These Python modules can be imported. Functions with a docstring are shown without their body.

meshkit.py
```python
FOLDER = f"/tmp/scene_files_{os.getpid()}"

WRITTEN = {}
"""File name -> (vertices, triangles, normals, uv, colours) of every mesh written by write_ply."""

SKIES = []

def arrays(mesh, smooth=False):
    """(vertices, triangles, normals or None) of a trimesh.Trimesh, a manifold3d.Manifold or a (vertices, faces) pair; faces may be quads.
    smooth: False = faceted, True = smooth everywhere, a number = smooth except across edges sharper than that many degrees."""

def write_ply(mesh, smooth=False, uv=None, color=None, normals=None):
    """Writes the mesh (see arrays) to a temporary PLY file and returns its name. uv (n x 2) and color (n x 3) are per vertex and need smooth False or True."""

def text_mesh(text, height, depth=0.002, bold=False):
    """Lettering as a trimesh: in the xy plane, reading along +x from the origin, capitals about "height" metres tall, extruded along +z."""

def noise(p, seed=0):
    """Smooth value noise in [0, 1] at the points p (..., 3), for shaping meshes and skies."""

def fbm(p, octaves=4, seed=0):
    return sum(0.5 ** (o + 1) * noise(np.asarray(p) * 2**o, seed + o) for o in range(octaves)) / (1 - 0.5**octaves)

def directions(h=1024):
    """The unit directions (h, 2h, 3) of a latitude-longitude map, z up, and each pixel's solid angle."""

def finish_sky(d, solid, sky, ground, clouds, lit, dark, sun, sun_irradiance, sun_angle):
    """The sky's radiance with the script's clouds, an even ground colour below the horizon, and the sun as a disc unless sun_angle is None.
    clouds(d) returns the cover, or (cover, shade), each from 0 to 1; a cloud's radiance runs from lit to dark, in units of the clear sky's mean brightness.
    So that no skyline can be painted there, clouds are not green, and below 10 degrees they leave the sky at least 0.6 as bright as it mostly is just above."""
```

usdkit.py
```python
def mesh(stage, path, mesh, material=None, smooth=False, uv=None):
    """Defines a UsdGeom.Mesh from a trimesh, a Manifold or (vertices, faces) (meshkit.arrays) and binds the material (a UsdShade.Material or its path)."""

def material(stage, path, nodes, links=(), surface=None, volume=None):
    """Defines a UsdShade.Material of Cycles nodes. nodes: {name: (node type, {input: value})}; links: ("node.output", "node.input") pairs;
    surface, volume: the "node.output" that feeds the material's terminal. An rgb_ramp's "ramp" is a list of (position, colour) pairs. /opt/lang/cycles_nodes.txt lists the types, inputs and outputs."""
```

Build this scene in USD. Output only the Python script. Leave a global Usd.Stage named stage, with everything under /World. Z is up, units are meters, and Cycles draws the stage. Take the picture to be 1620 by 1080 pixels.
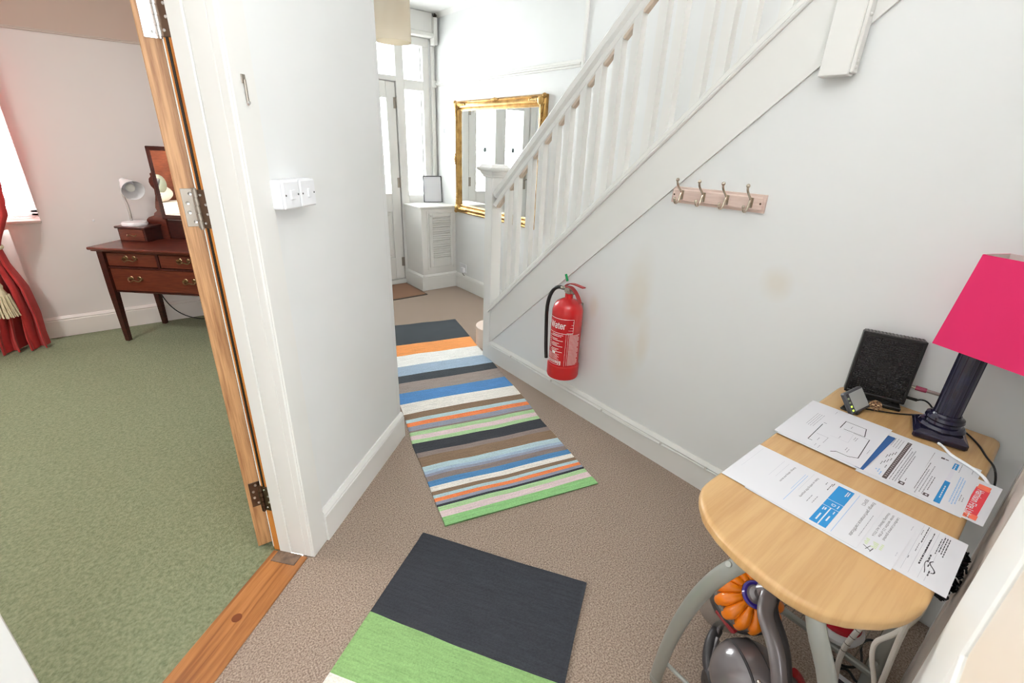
import math, random
import numpy as np, trimesh, usdkit, meshkit
from pxr import Usd, UsdGeom, UsdLux, UsdShade, Gf, Sdf, Vt
from shapely.geometry import Polygon, LineString, box as sbox
from shapely import affinity

stage = Usd.Stage.CreateInMemory()
UsdGeom.SetStageUpAxis(stage, UsdGeom.Tokens.z)
UsdGeom.SetStageMetersPerUnit(stage, 1.0)
W = UsdGeom.Xform.Define(stage, '/World')
stage.SetDefaultPrim(W.GetPrim())
rnd = random.Random(7)
V3 = lambda *a: np.array(a, float)

# ---------------------------------------------------------------- camera
def cam_axes(yaw, pitch, roll):
    yaw, pitch, roll = map(math.radians, (yaw, pitch, roll))
    f = V3(math.sin(yaw) * math.cos(pitch), math.cos(yaw) * math.cos(pitch), -math.sin(pitch))
    r = V3(math.cos(yaw), -math.sin(yaw), 0)
    u = np.cross(r, f)
    return r * math.cos(roll) + u * math.sin(roll), -r * math.sin(roll) + u * math.cos(roll), -f
cam = UsdGeom.Camera.Define(stage, '/World/camera')
R_, U_, B_ = cam_axes(38.945, 22.918, 2.374)
EYE = V3(0, 0, 1.5)
cam.AddTransformOp().Set(Gf.Matrix4d(*R_, 0, *U_, 0, *B_, 0, *EYE, 1))
cam.CreateHorizontalApertureAttr(36.0)
cam.CreateVerticalApertureAttr(24.0)
cam.CreateFocalLengthAttr(36.0 * 728.0 / 1620.0)
cam.CreateClippingRangeAttr(Gf.Vec2f(0.02, 100))
cam.CreateFStopAttr(6.3)
cam.CreateFocusDistanceAttr(1.9)
EXPOSURE = 0.2
cam.CreateExposureAttr(EXPOSURE)

# ---------------------------------------------------------------- sky, daylight and added fill lights
sky = UsdLux.DomeLight.Define(stage, '/World/overcast_sky')
sky.CreateColorAttr(Gf.Vec3f(0.95, 0.98, 1.0))
sky.CreateIntensityAttr(3.0)
def rect_light(name, loc, aim, w, h, power, col=(1, 1, 1)):
    l = UsdLux.RectLight.Define(stage, '/World/' + name)
    l.CreateWidthAttr(w); l.CreateHeightAttr(h); l.CreateIntensityAttr(power); l.CreateColorAttr(Gf.Vec3f(*col))
    z = -V3(*aim) / np.linalg.norm(aim)
    x = np.cross((0, 0, 1) if abs(z[2]) < .9 else (0, 1, 0), z); x /= np.linalg.norm(x)
    y = np.cross(z, x)
    l.AddTransformOp().Set(Gf.Matrix4d(*x, 0, *y, 0, *z, 0, *map(float, loc), 1))
    return l
# daylight at the bedroom bay and front door; the other lights are added
rect_light('added_rear_fill', (-0.37, -2.12, 1.55), (0.1, 1, -0.05), 0.75, 1.5, 5.0, (.95, .98, 1))  # added fill from behind the camera, set in a made-up window opening
rect_light('added_stairwell_fill', (2.3, 1.0, 4.9), (0, 0, -1), 0.8, 3.0, 7.0)  # added fill over the stairs; the skylight is made up and unseen
rect_light('daylight_bedroom_window', (-1.65, 5.35, 1.6), (0.05, -1, -0.1), 1.5, 1.5, 78.0)
rect_light('added_bedroom_fill', (-1.5, 3.0, 2.6), (0, 0.02, -1), 0.35, 0.35, 84.0, (1, .98, .95))  # added overhead fill to brighten the bedroom wall, no fixture behind it
rect_light('daylight_front_door', (1.8, 5.35, 1.7), (0, -1, -0.1), 1.9, 2.0, 20.0)
# added bounced flash fill aimed at the ceiling; a made-up bowl encloses it
rect_light('added_bounce_fill', (0.38, 0.0, 2.05), (0.1, 0.1, 1), 0.3, 0.3, 128.0, (.95, .975, 1))

# ---------------------------------------------------------------- materials
def lin(c):
    c = np.array(c, float) / 255.0
    return tuple(np.where(c <= 0.04045, c / 12.92, ((c + 0.055) / 1.055) ** 2.4))
MATS = {}
def M(name, rgb, rough=.5, metal=0., var=None, bump=None, coat=0., spec=.5, sheen=0., stretch=None, transl=0., trans=0., ior=1.5):
    """var = (scale, rgb2, lo, hi[, detail]); bump = (scale, strength, distance); stretch = scale vector for the pattern"""
    if name in MATS: return MATS[name]
    n = {'p': ('principled_bsdf', dict(base_color=lin(rgb), roughness=rough, metallic=metal, coat_weight=coat, specular_ior_level=spec, sheen_weight=sheen, transmission_weight=trans, ior=ior))}
    L = []
    if var or bump:
        n['g'] = ('geometry', {})
        n['m'] = ('mapping', dict(scale=stretch or (1, 1, 1)))
        L.append(('g.position', 'm.vector'))
    if var:
        sc, c2, lo, hi = var[:4]
        n['n'] = ('noise_texture', dict(scale=sc, detail=var[4] if len(var) > 4 else 3., roughness=.6))
        n['r'] = ('rgb_ramp', dict(ramp=[(0, lin(rgb)), (lo, lin(rgb)), (hi, lin(c2)), (1, lin(c2))]))
        L += [('m.vector', 'n.vector'), ('n.fac', 'r.fac'), ('r.color', 'p.base_color')]
    if bump:
        n['bn'] = ('noise_texture', dict(scale=bump[0], detail=3.))
        n['b'] = ('bump', dict(strength=bump[1], distance=bump[2]))
        L += [('m.vector', 'bn.vector'), ('bn.fac', 'b.height'), ('b.normal', 'p.normal')]
    surf = 'p.BSDF'
    if transl:
        n['t'] = ('translucent_bsdf', dict(color=lin(rgb)))
        n['x'] = ('mix_closure', dict(fac=transl))
        L += [('p.BSDF', 'x.closure1'), ('t.BSDF', 'x.closure2')]
        surf = 'x.closure'
    MATS[name] = usdkit.material(stage, '/World/Looks/' + name, n, L, surface=surf)
    return MATS[name]

WHITE = M('white_wall_paint', (231, 232, 231), .6, bump=(60, .06, .004), var=(1.6, (227, 228, 226), .4, .7))
GLOSS = M('white_gloss_paint', (231, 230, 226), .45, bump=(25, .05, .003), spec=.3)
CEIL = M('ceiling_paint', (232, 232, 230), .8)
BEDW = M('bedroom_wall_paint', (228, 221, 218), .7, bump=(60, .05, .003))
BEDU = M('bedroom_upper_paint', (205, 184, 171), .8, bump=(60, .05, .003))
CARPET = M('brown_carpet', (126, 107, 95), .95, var=(185, (194, 175, 158), .36, .68, 4.), bump=(200, .8, .005), sheen=.15, spec=.1)
GREENC = M('green_carpet', (112, 120, 90), .95, var=(75, (146, 152, 122), .33, .7, 6.), bump=(150, .8, .005), sheen=.15, spec=.1)
PINE = usdkit.material(stage, '/World/Looks/pine_threshold', {'g': ('geometry', {}), 'm': ('mapping', dict(mapping_type='texture', rotation=(0, 0, .7105), scale=(.55, .035, 1.))), 'n': ('noise_texture', dict(scale=1.4, detail=5., roughness=.6, distortion=.6)),
    'r': ('rgb_ramp', dict(ramp=[(0, lin((104, 62, 32))), (.36, lin((142, 88, 46))), (.55, lin((176, 116, 64))), (.75, lin((190, 132, 78))), (1, lin((174, 112, 60)))])), 'p': ('principled_bsdf', dict(roughness=.3, coat_weight=.25))},
    [('g.position', 'm.vector'), ('m.vector', 'n.vector'), ('n.fac', 'r.fac'), ('r.color', 'p.base_color')], surface='p.BSDF')
PLASTIC_W = M('white_plastic', (236, 237, 240), .35)
PAPER = M('paper_white', (222, 222, 226), .7, spec=.2)
BLACKM = M('black_plastic', (26, 25, 25), .4)
STEEL = M('stainless_steel', (164, 156, 146), .5, .9, bump=(200, .08, .001))
BRONZE = M('tarnished_steel', (112, 92, 78), .35, 1.)
CHROME = M('chrome', (215, 215, 214), .22, 1.)
# the stair wall has two worn, cream filler patches
def stained_wall():
    n = {'g': ('geometry', {}), 'p': ('principled_bsdf', dict(roughness=.6)), 'nz': ('noise_texture', dict(scale=5., detail=3.)),
         'bn': ('noise_texture', dict(scale=60., detail=3.)), 'b': ('bump', dict(strength=.06, distance=.004)),
         'mx': ('mix', dict(mix_type='mix', color1=lin((231, 232, 231)), color2=lin((226, 218, 204))))}
    L = [('g.position', 'nz.vector'), ('g.position', 'bn.vector'), ('bn.fac', 'b.height'), ('b.normal', 'p.normal')]
    prev = None
    for i, (y, z, ry, rz) in enumerate([(1.34, .84, .11, .38), (1.38, .50, .13, .24), (.72, 1.05, .08, .09), (1.62, .70, .05, .09), (1.28, .62, .07, .2)]):
        n[f'm{i}'] = ('mapping', dict(mapping_type='texture', location=(1.88, y, z), scale=(1., ry, rz)))
        n[f's{i}'] = ('gradient_texture', dict(gradient_type='spherical'))
        L += [('g.position', f'm{i}.vector'), (f'm{i}.vector', f's{i}.vector')]
        if prev:
            n[f'a{i}'] = ('math', dict(math_type='maximum'))
            L += [(prev, f'a{i}.value1'), (f's{i}.fac', f'a{i}.value2')]; prev = f'a{i}.value'
        else: prev = f's{i}.fac'
    n['mul'] = ('math', dict(math_type='multiply')); n['ramp'] = ('map_range', dict(from_min=.06, from_max=.42, to_min=0., to_max=.62, clamp=True))
    L += [(prev, 'mul.value1'), ('nz.fac', 'mul.value2'), ('mul.value', 'ramp.value'), ('ramp.result', 'mx.fac'), ('mx.color', 'p.base_color')]
    return usdkit.material(stage, '/World/Looks/worn_stair_wall', n, L, surface='p.BSDF')
STAINW = stained_wall()

# ---------------------------------------------------------------- scene helpers
USED = {}
def numbered(path):
    if path not in USED: USED[path] = 0; return path
    USED[path] += 1
    return f'{path}_{USED[path]:03d}'
class Node:
    def __init__(s, prim, loc): s.prim, s.path, s.loc = prim, str(prim.GetPath()), V3(*loc)
def tagp(prim, label=None, cat=None, group=None, kind=None):
    for k, v in (('label', label), ('category', cat), ('group', group), ('kind', kind)):
        if v: prim.SetCustomDataByKey(k, v)
def thing(name, label, cat, loc=(0, 0, 0), group=None, kind=None, rotz=0.):
    x = UsdGeom.Xform.Define(stage, numbered('/World/' + name))
    x.AddTranslateOp().Set(Gf.Vec3d(*map(float, loc)))
    if rotz: x.AddRotateZOp().Set(rotz)
    tagp(x.GetPrim(), label, cat, group, kind)
    return Node(x.GetPrim(), loc)
def arr(m):
    return meshkit.arrays(m)[:2] if not isinstance(m, trimesh.Trimesh) else (np.array(m.vertices), np.array(m.faces))
def part(parent, name, mesh, mat, label=None, smooth=30, local=False):
    """mesh in world coordinates unless local; becomes a child of parent"""
    m = cat_(mesh) if isinstance(mesh, list) else mesh
    v, f = arr(m)
    v = v - (0 if local else parent.loc)
    g = usdkit.mesh(stage, numbered(parent.path + '/' + name), trimesh.Trimesh(v, f, process=False), mat, smooth=smooth)
    if label: g.GetPrim().SetCustomDataByKey('label', label)
    return Node(g.GetPrim(), parent.loc)
def single(name, label, cat, mesh, mat, smooth=30, group=None, kind=None):
    m = cat_(mesh) if isinstance(mesh, list) else mesh
    g = usdkit.mesh(stage, numbered('/World/' + name), m, mat, smooth=smooth)
    tagp(g.GetPrim(), label, cat, group, kind)
    return Node(g.GetPrim(), (0, 0, 0))
def struct(name, mesh, mat, label=None, cat=None, smooth=30):
    return single(name, label, cat, mesh, mat, smooth, kind='structure')
def cat_(ms): return trimesh.util.concatenate([m if isinstance(m, trimesh.Trimesh) else trimesh.Trimesh(*arr(m), process=False) for m in ms])

def bx(x0, y0, z0, x1, y1, z1, c=0.):
    """axis box between two corners, edges chamfered by c"""
    a, b = np.minimum((x0, y0, z0), (x1, y1, z1)), np.maximum((x0, y0, z0), (x1, y1, z1))
    if c <= 0:
        m = trimesh.creation.box(extents=b - a); m.apply_translation((a + b) / 2); return m
    c = min(c, *(0.45 * (b - a)))
    pts = []
    for sx in (0, 1):
        for sy in (0, 1):
            for sz in (0, 1):
                s = (sx, sy, sz); corner = [b[i] if s[i] else a[i] for i in range(3)]
                for k in range(3):
                    p = [corner[i] + (0 if i == k else (-c if s[i] else c)) for i in range(3)]
                    pts.append(p)
    return trimesh.convex.convex_hull(np.array(pts))
def frame_of(o, x, y, z):
    T = np.eye(4); T[:3, 0], T[:3, 1], T[:3, 2], T[:3, 3] = x, y, z, o
    return T
def xf(m, T): m = m.copy(); m.apply_transform(T); return m
def look(o, z, x=(1, 0, 0)):
    z = V3(*z); z /= np.linalg.norm(z); x = V3(*x); x = x - z * (x @ z)
    if np.linalg.norm(x) < 1e-6: x = np.cross(z, (0, 1, .01))
    x /= np.linalg.norm(x)
    return frame_of(o, x, np.cross(z, x), z)
def spline(pts, n=40):
    from scipy.interpolate import CubicSpline
    p = np.array(pts, float); d = np.r_[0, np.cumsum(np.linalg.norm(np.diff(p, axis=0), axis=1) ** .7)]
    return CubicSpline(d, p)(np.linspace(0, d[-1], n))
def sweep(path, prof, closed=False, up=None, scale=None):
    """sweep a closed 2-D profile (k x 2) along a path; parallel transport, or fixed up"""
    P = np.array(path, float); k = len(prof); n = len(P)
    T = np.gradient(P, axis=0) if not closed else np.roll(P, -1, 0) - np.roll(P, 1, 0)
    T /= np.linalg.norm(T, axis=1, keepdims=True)
    a = V3(*(up if up is not None else ((0, 0, 1) if abs(T[0, 2]) < .9 else (1, 0, 0))))
    rings = []
    for i in range(n):
        if up is not None: a = V3(*up)
        a = a - T[i] * (a @ T[i]); a /= np.linalg.norm(a); b = np.cross(T[i], a)
        s = 1 if scale is None else scale[i]
        rings.append(P[i] + s * (np.outer(prof[:, 0], b) + np.outer(prof[:, 1], a)))
    v = np.vstack(rings); f = []
    for i in range(n if closed else n - 1):
        j = (i + 1) % n
        for q in range(k):
            r = (q + 1) % k
            f += [(i * k + q, i * k + r, j * k + r), (i * k + q, j * k + r, j * k + q)]
    if not closed:
        v = np.vstack([v, P[0], P[-1]])
        for q in range(k):
            r = (q + 1) % k
            f += [(n * k, r, q), (n * k + 1, (n - 1) * k + q, (n - 1) * k + r)]
    m = trimesh.Trimesh(v, f, process=False)
    if m.volume < 0: m.invert()
    return m
def circ(r, n=10, sx=1., sy=1.): 
    t = np.linspace(0, 2 * np.pi, n, endpoint=False); return np.c_[r * sx * np.cos(t), r * sy * np.sin(t)]
def tube(pts, r, n=10, smooth_n=None, closed=False):
    return sweep(spline(pts, smooth_n) if smooth_n else pts, circ(r, n), closed)
def lathe(prof, n=32, T=None):
    m = trimesh.creation.revolve(np.array(prof, float), sections=n)
    if m.volume < 0: m.invert()
    return xf(m, T) if T is not None else m
def cyl(p, q, r, n=20, r2=None):
    p, q = V3(*p), V3(*q); h = np.linalg.norm(q - p)
    return lathe([(0, 0), (r, 0), (r if r2 is None else r2, h), (0, h)], n, look(p, q - p))
def ball(c, r, sub=2, s=(1, 1, 1)):
    m = trimesh.creation.icosphere(subdivisions=sub, radius=r); m.apply_scale(s); m.apply_translation(c); return m
def prism(pts, h, T=None, z0=0.):
    pg = pts if isinstance(pts, Polygon) else Polygon(pts)
    m = trimesh.creation.extrude_polygon(pg.buffer(0), h, engine='earcut'); m.apply_translation((0, 0, z0))
    return xf(m, T) if T is not None else m
def slab(outline, z0, z1, r, k=5):
    """convex outline (n x 2, ccw), full-round edge of radius r at top and bottom"""
    P = np.array(outline, float); n = len(P)
    d = np.roll(P, -1, 0) - np.roll(P, 1, 0); d /= np.linalg.norm(d, axis=1, keepdims=True)
    N = np.c_[d[:, 1], -d[:, 0]]
    rings = []
    for a in np.linspace(-90, 90, 2 * k + 1):
        a = math.radians(a); off = -r * (1 - math.cos(a))
        z = (z0 + r + r * math.sin(a)) if a <= 0 else (z1 - r + r * math.sin(a))
        rings.append(np.c_[P + N * off, np.full(n, z)])
    v = np.vstack(rings); f = []
    for i in range(len(rings) - 1):
        for q in range(n):
            w = (q + 1) % n
            f += [(i * n + q, i * n + w, (i + 1) * n + w), (i * n + q, (i + 1) * n + w, (i + 1) * n + q)]
    c = len(v); v = np.vstack([v, [*P.mean(0), z0], [*P.mean(0), z1]]); t = (len(rings) - 1) * n
    for q in range(n):
        w = (q + 1) % n; f += [(c, w, q), (c + 1, t + q, t + w)]
    return trimesh.Trimesh(v, f, process=False)
def text(s, h, bold=False, depth=.0002):
    m = meshkit.text_mesh(s, h, depth, bold); return m

# =============================================================== ROOM SHELL
O_ = V3(.884, 2.021, 0)                      # right end of the diagonal wall
E_ = V3(-.758, -.652, 0); E_ /= np.linalg.norm(E_)   # along it, towards the bedroom door
N_ = V3(-E_[1], E_[0], 0)                    # out of it, towards the hall
def DW(s, d, z=0.): return O_ + E_ * s + N_ * d + V3(0, 0, z)
TD = frame_of(O_, E_, -N_, V3(0, 0, 1))      # local: x along, y into the wall, z up  (right handed)
if np.linalg.det(TD[:3, :3]) < 0: TD = frame_of(O_, E_, N_, V3(0, 0, 1)); DS = 1
else: DS = -1
def dbx(s0, d0, z0, s1, d1, z1, c=0.): return xf(bx(s0, DS * d0, z0, s1, DS * d1, z1, c), TD)
CEIL_Z, FY, SX, RX = 2.67, 4.81, 2.72, 1.88

hallp = [DW(3.5, -.05)[:2], DW(0, -.05)[:2], (.80, 2.0), (.80, 4.9), (2.8, 4.9), (2.8, -2.3), (-1.9, -2.3)]
struct('floor', prism(hallp, .05, z0=-.05), CARPET, 'brown flecked carpet of the hall', 'floor')
bedp = [DW(3.5, -.14)[:2], DW(0, -.14)[:2], (.80, 2.0), (.80, 5.3), (-3.1, 5.3), (-3.1, -.5), DW(3.6, -.14)[:2]]
struct('floor', prism(bedp, .05, z0=-.052), GREENC, 'worn green carpet of the bedroom behind the open door', 'floor')
# ceilings
struct('ceiling', [bx(-1.95, -2.3, CEIL_Z, RX + .02, 4.95, CEIL_Z + .1), bx(RX + .02, 2.70, CEIL_Z, SX + .1, 4.95, CEIL_Z + .1)], CEIL, 'white hall ceiling', 'ceiling')
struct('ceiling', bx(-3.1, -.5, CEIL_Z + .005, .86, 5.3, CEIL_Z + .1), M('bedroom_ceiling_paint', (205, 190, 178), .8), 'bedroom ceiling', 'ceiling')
struct('ceiling', bx(RX - .1, -1.2, 5.0, SX + .1, 2.8, 5.1), CEIL, 'ceiling over the stair well', 'ceiling')
# stair wall (spandrel), cut along the slope of the string
zl = lambda y: .144 + .899 * (2.584 - y)
sp = [(-.16, 0), (2.60, 0), (2.60, .25), (2.60 - (CEIL_Z - .24) / .899, CEIL_Z - .06), (-.16, CEIL_Z - .06)]
TYZ = frame_of((RX, 0, 0), (0, 1, 0), (0, 0, 1), (1, 0, 0))
struct('wall_right', prism(sp, .1, TYZ), STAINW, 'white wall under the stairs with worn cream patches', 'wall')
struct('wall_stair', bx(SX, -1.2, 0, SX + .1, 4.95, 5.0), WHITE, 'white wall beside the stairs and mirror', 'wall')
struct('wall_landing', [bx(RX, -1.2, CEIL_Z + .1, RX + .1, 2.8, 5.0), bx(RX, 2.70, CEIL_Z + .1, SX, 2.80, 5.0), bx(RX, -1.2, 0, SX, -1.1, 5.0)], WHITE, 'white wall over the landing', 'wall')
struct('wall_left', bx(.76, 2.02, 0, .865, 4.95, CEIL_Z), WHITE, 'hall wall opposite the stairs', 'wall')
struct('wall_rear', [bx(-1.95, -2.3, 0, .2, -2.2, .8), bx(-1.95, -2.3, 2.3, .2, -2.2, CEIL_Z), bx(-1.95, -2.3, .8, -.76, -2.2, 2.3), bx(.02, -2.3, .8, .2, -2.2, 2.3)], WHITE, 'wall behind the photographer', 'wall')  # opening is added, sized for the fill light from behind
struct('wall_west', [bx(-1.95, -2.3, 0, -1.84, -.25, CEIL_Z), bx(.2, -2.3, 0, .3, -.22, CEIL_Z)], WHITE, 'side walls behind the photographer', 'wall')
# diagonal wall with the bedroom doorway
S_R, S_L, D_T = .832, 1.612, 2.06
struct('wall_diagonal', [dbx(-.02, -.012, 0, S_R - .004, -.135, CEIL_Z), dbx(S_L, -.012, 0, 3.6, -.17, CEIL_Z), dbx(S_R - .004, -.012, D_T, S_L, -.17, CEIL_Z)], WHITE, 'white angled wall with the light switches', 'wall')
# its painted architrave and lining
tr = thing('trim', 'white painted lining and architrave of the bedroom doorway', 'door frame', DW(S_R, -.1), kind='structure')
part(tr, 'architrave', dbx(.742, .0, 0, S_R, -.03, D_T + .09, .003), GLOSS)
part(tr, 'architrave', dbx(S_L, .0, 0, S_L + .09, -.03, D_T + .09, .003), GLOSS)
part(tr, 'architrave', dbx(S_R, .0, D_T, S_L, -.03, D_T + .09, .003), GLOSS)
part(tr, 'bead', dbx(S_R - .006, -.006, 0.004, S_R + .004, -.034, D_T, .004), GLOSS)
part(tr, 'lining', dbx(S_R - .006, -.034, 0.004, S_R + .002, -.096, D_T, .002), GLOSS)
part(tr, 'door_stop', dbx(S_R - .012, -.096, 0.004, S_R + .006, -.146, D_T, .003), GLOSS)
part(tr, 'lining', dbx(S_L - .004, -.034, 0.004, S_L + .012, -.17, D_T, .002), GLOSS)
FRAMEW = M('bare_frame_wood', (214, 140, 62), .4, var=(9, (186, 108, 44), .4, .7, 4.), stretch=(6, 6, .5))
part(tr, 'bare_frame_strip', dbx(S_R - .022, -.146, 0.004, S_R + .001, -.172, D_T), FRAMEW, 'bare orange timber strip of the frame')
part(tr, 'draught_seal', dbx(S_R - .002, -.156, 0.3, S_R + .0035, -.163, D_T), BLACKM, 'dark draught seal')
part(tr, 'paint_drip', dbx(S_R - .01, -.171, 0.02, S_R + .0025, -.1745, D_T), GLOSS, 'rough white paint edge')
# threshold board
th = thing('trim', 'orange pine threshold board between the two carpets', 'threshold', DW(1.2, -.1), kind='structure')
part(th, 'board', dbx(S_R + .005, -.026, -.03, S_L + .02, -.172, .006, .003), PINE)
KN = M('pine_knot', (120, 62, 28), .35)
part(th, 'knot', [xf(lathe([(0, .0061), (.016, .0061), (.016, .0066), (0, .0068)], 20), frame_of(DW(1.115, -.105), E_ * 1.0, np.cross((0, 0, 1), E_), (0, 0, 1)))], KN, 'dark knot')
part(th, 'metal_plate', dbx(S_R + .005, -.05, .0, S_R + .055, -.15, .0085, .001), M('dull_filler', (128, 104, 86), .6, var=(30, (98, 80, 66), .4, .6)), 'dull grey filler patch')
# skirtings: extruded profile helper along a line
def skirting(p, q, n, h, t=.018):
    """from p to q on the floor, profile pointing along n"""
    p, q, n = V3(*p, 0) if len(p) == 2 else V3(*p), V3(*q, 0) if len(q) == 2 else V3(*q), V3(*n)
    d = q - p; L = np.linalg.norm(d); d /= L
    prof = [(0, 0), (t, 0), (t, h * .80), (t * .8, h * .84), (t * .95, h * .88), (t * .6, h * .95), (t * .35, h), (0, h)]
    T = frame_of(p, n, (0, 0, 1), np.cross(n, (0, 0, 1)))
    if T[:3, 2] @ d < 0: T = frame_of(q, n, (0, 0, 1), np.cross(n, (0, 0, 1)))
    return prism(prof, L, T)
struct('baseboard_right', skirting((RX, -.03), (RX, 2.585), (-1, 0, 0), .155, .02), GLOSS, 'white skirting along the stair wall', 'skirting')
struct('baseboard_diagonal', skirting(DW(-.02, -.012), DW(.742, -.012), N_, .15, .02), GLOSS, 'white skirting of the angled wall', 'skirting')
struct('baseboard_stair', skirting((SX, 2.95), (SX, 4.425), (-1, 0, 0), .16, .02), GLOSS, 'white skirting under the gilt mirror', 'skirting')
struct('baseboard_left', skirting((.865, 2.05), (.865, 4.8), (1, 0, 0), .15, .02), GLOSS, 'white skirting of the left hall wall', 'skirting')

# =============================================================== FRONT WALL: door, side light, fan lights
DX0, DX1 = 1.37, 2.27
fr = thing('window', 'white framed glazing around the front door', 'window', (2.0, FY, 0), kind='structure')
FW = fr
GLASS_F = usdkit.material(stage, '/World/Looks/obscure_glass', {
    't': ('translucent_bsdf', dict(color=(.95, .97, .97))), 'c': ('transparent_bsdf', dict(color=(.96, .98, .98))), 'g': ('glossy_bsdf', dict(color=(1, 1, 1), roughness=.15)),
    'a': ('mix_closure', dict(fac=.55)), 'f': ('fresnel', dict(IOR=1.45)), 'b': ('mix_closure', {})},
    [('t.BSDF', 'a.closure1'), ('c.BSDF', 'a.closure2'), ('a.closure', 'b.closure1'), ('g.BSDF', 'b.closure2'), ('f.fac', 'b.fac')], surface='b.closure')
def fbar(name, x0, x1, z0, z1, y0=FY, y1=FY + .09, c=.004): return part(fr, name, bx(x0, y0, z0, x1, y1, z1, c), GLOSS)
fbar('mullion', 2.275, 2.365, .003, 2.384)
fbar('jamb', 2.575, 2.645, .003, 2.384)
fbar('mullion', 1.28, 1.365, .003, 2.384)
part(fr, 'door_stop', [bx(2.235, FY + .06, .05, 2.28, FY + .085, 2.052), bx(1.365, FY + .06, .05, 1.40, FY + .085, 2.052), bx(1.40, FY + .06, .045, 2.235, FY + .085, .075), bx(1.40, FY + .06, 2.035, 2.235, FY + .085, 2.055)], GLOSS)
fbar('transom', 1.365, 2.275, 2.052, 2.10)
fbar('transom', 2.365, 2.575, 1.99, 2.08)
fbar('sill', 2.365, 2.575, .86, .97)
fbar('head', 1.28, 2.645, 2.385, 2.46)
fbar('sill', 1.365, 2.275, 0, .048, FY - .005)
def pane(x0, x1, z0, z1): return part(fr, 'pane', bx(x0, FY + .05, z0, x1, FY + .056, z1), GLASS_F)
pane(2.365, 2.575, .97, 1.99); pane(2.365, 2.575, 2.08, 2.385); pane(1.365, 2.275, 2.10, 2.385)
for x in (2.567,): part(fr, 'glazing_gasket', bx(x, FY + .044, .98, x + .006, FY + .05, 2.0), M('grey_gasket', (120, 120, 118), .6)); part(fr, 'glazing_gasket', bx(x, FY + .044, 2.10, x + .006, FY + .05, 2.38), M('grey_gasket', (120, 120, 118), .6))
struct('wall_front', [bx(.76, FY, 0, 1.28, FY + .14, CEIL_Z), bx(2.645, FY, 0, SX, FY + .14, CEIL_Z), bx(1.28, FY, 2.46, 2.645, FY + .14, CEIL_Z), bx(2.365, FY + .02, 0, 2.575, FY + .14, .86)], WHITE, 'white wall around the front door', 'wall')
# pelmet box over the glazing
pm = thing('trim', 'white boxed pelmet over the front door glazing', 'pelmet', (1.8, FY, 2.45), kind='structure')
part(pm, 'box', bx(.87, FY - .07, 2.50, 2.66, FY, CEIL_Z - .002, .004), GLOSS)
part(pm, 'ledge', bx(.87, FY - .10, 2.46, 2.66, FY, 2.50, .008), GLOSS)
part(pm, 'return_block', bx(2.655, FY - .11, 2.40, 2.695, FY - .02, 2.63, .004), GLOSS)
part(pm, 'pipe_hole', cyl((2.685, FY - .07, 2.635), (2.70, FY - .075, CEIL_Z - .002), .014, 12), M('dark_hole', (70, 60, 55), .9), 'dark hole by the ceiling')
part(pm, 'vertical_batten', bx(2.66, FY - .025, .895, 2.70, FY, 2.40, .006), GLOSS)
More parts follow.
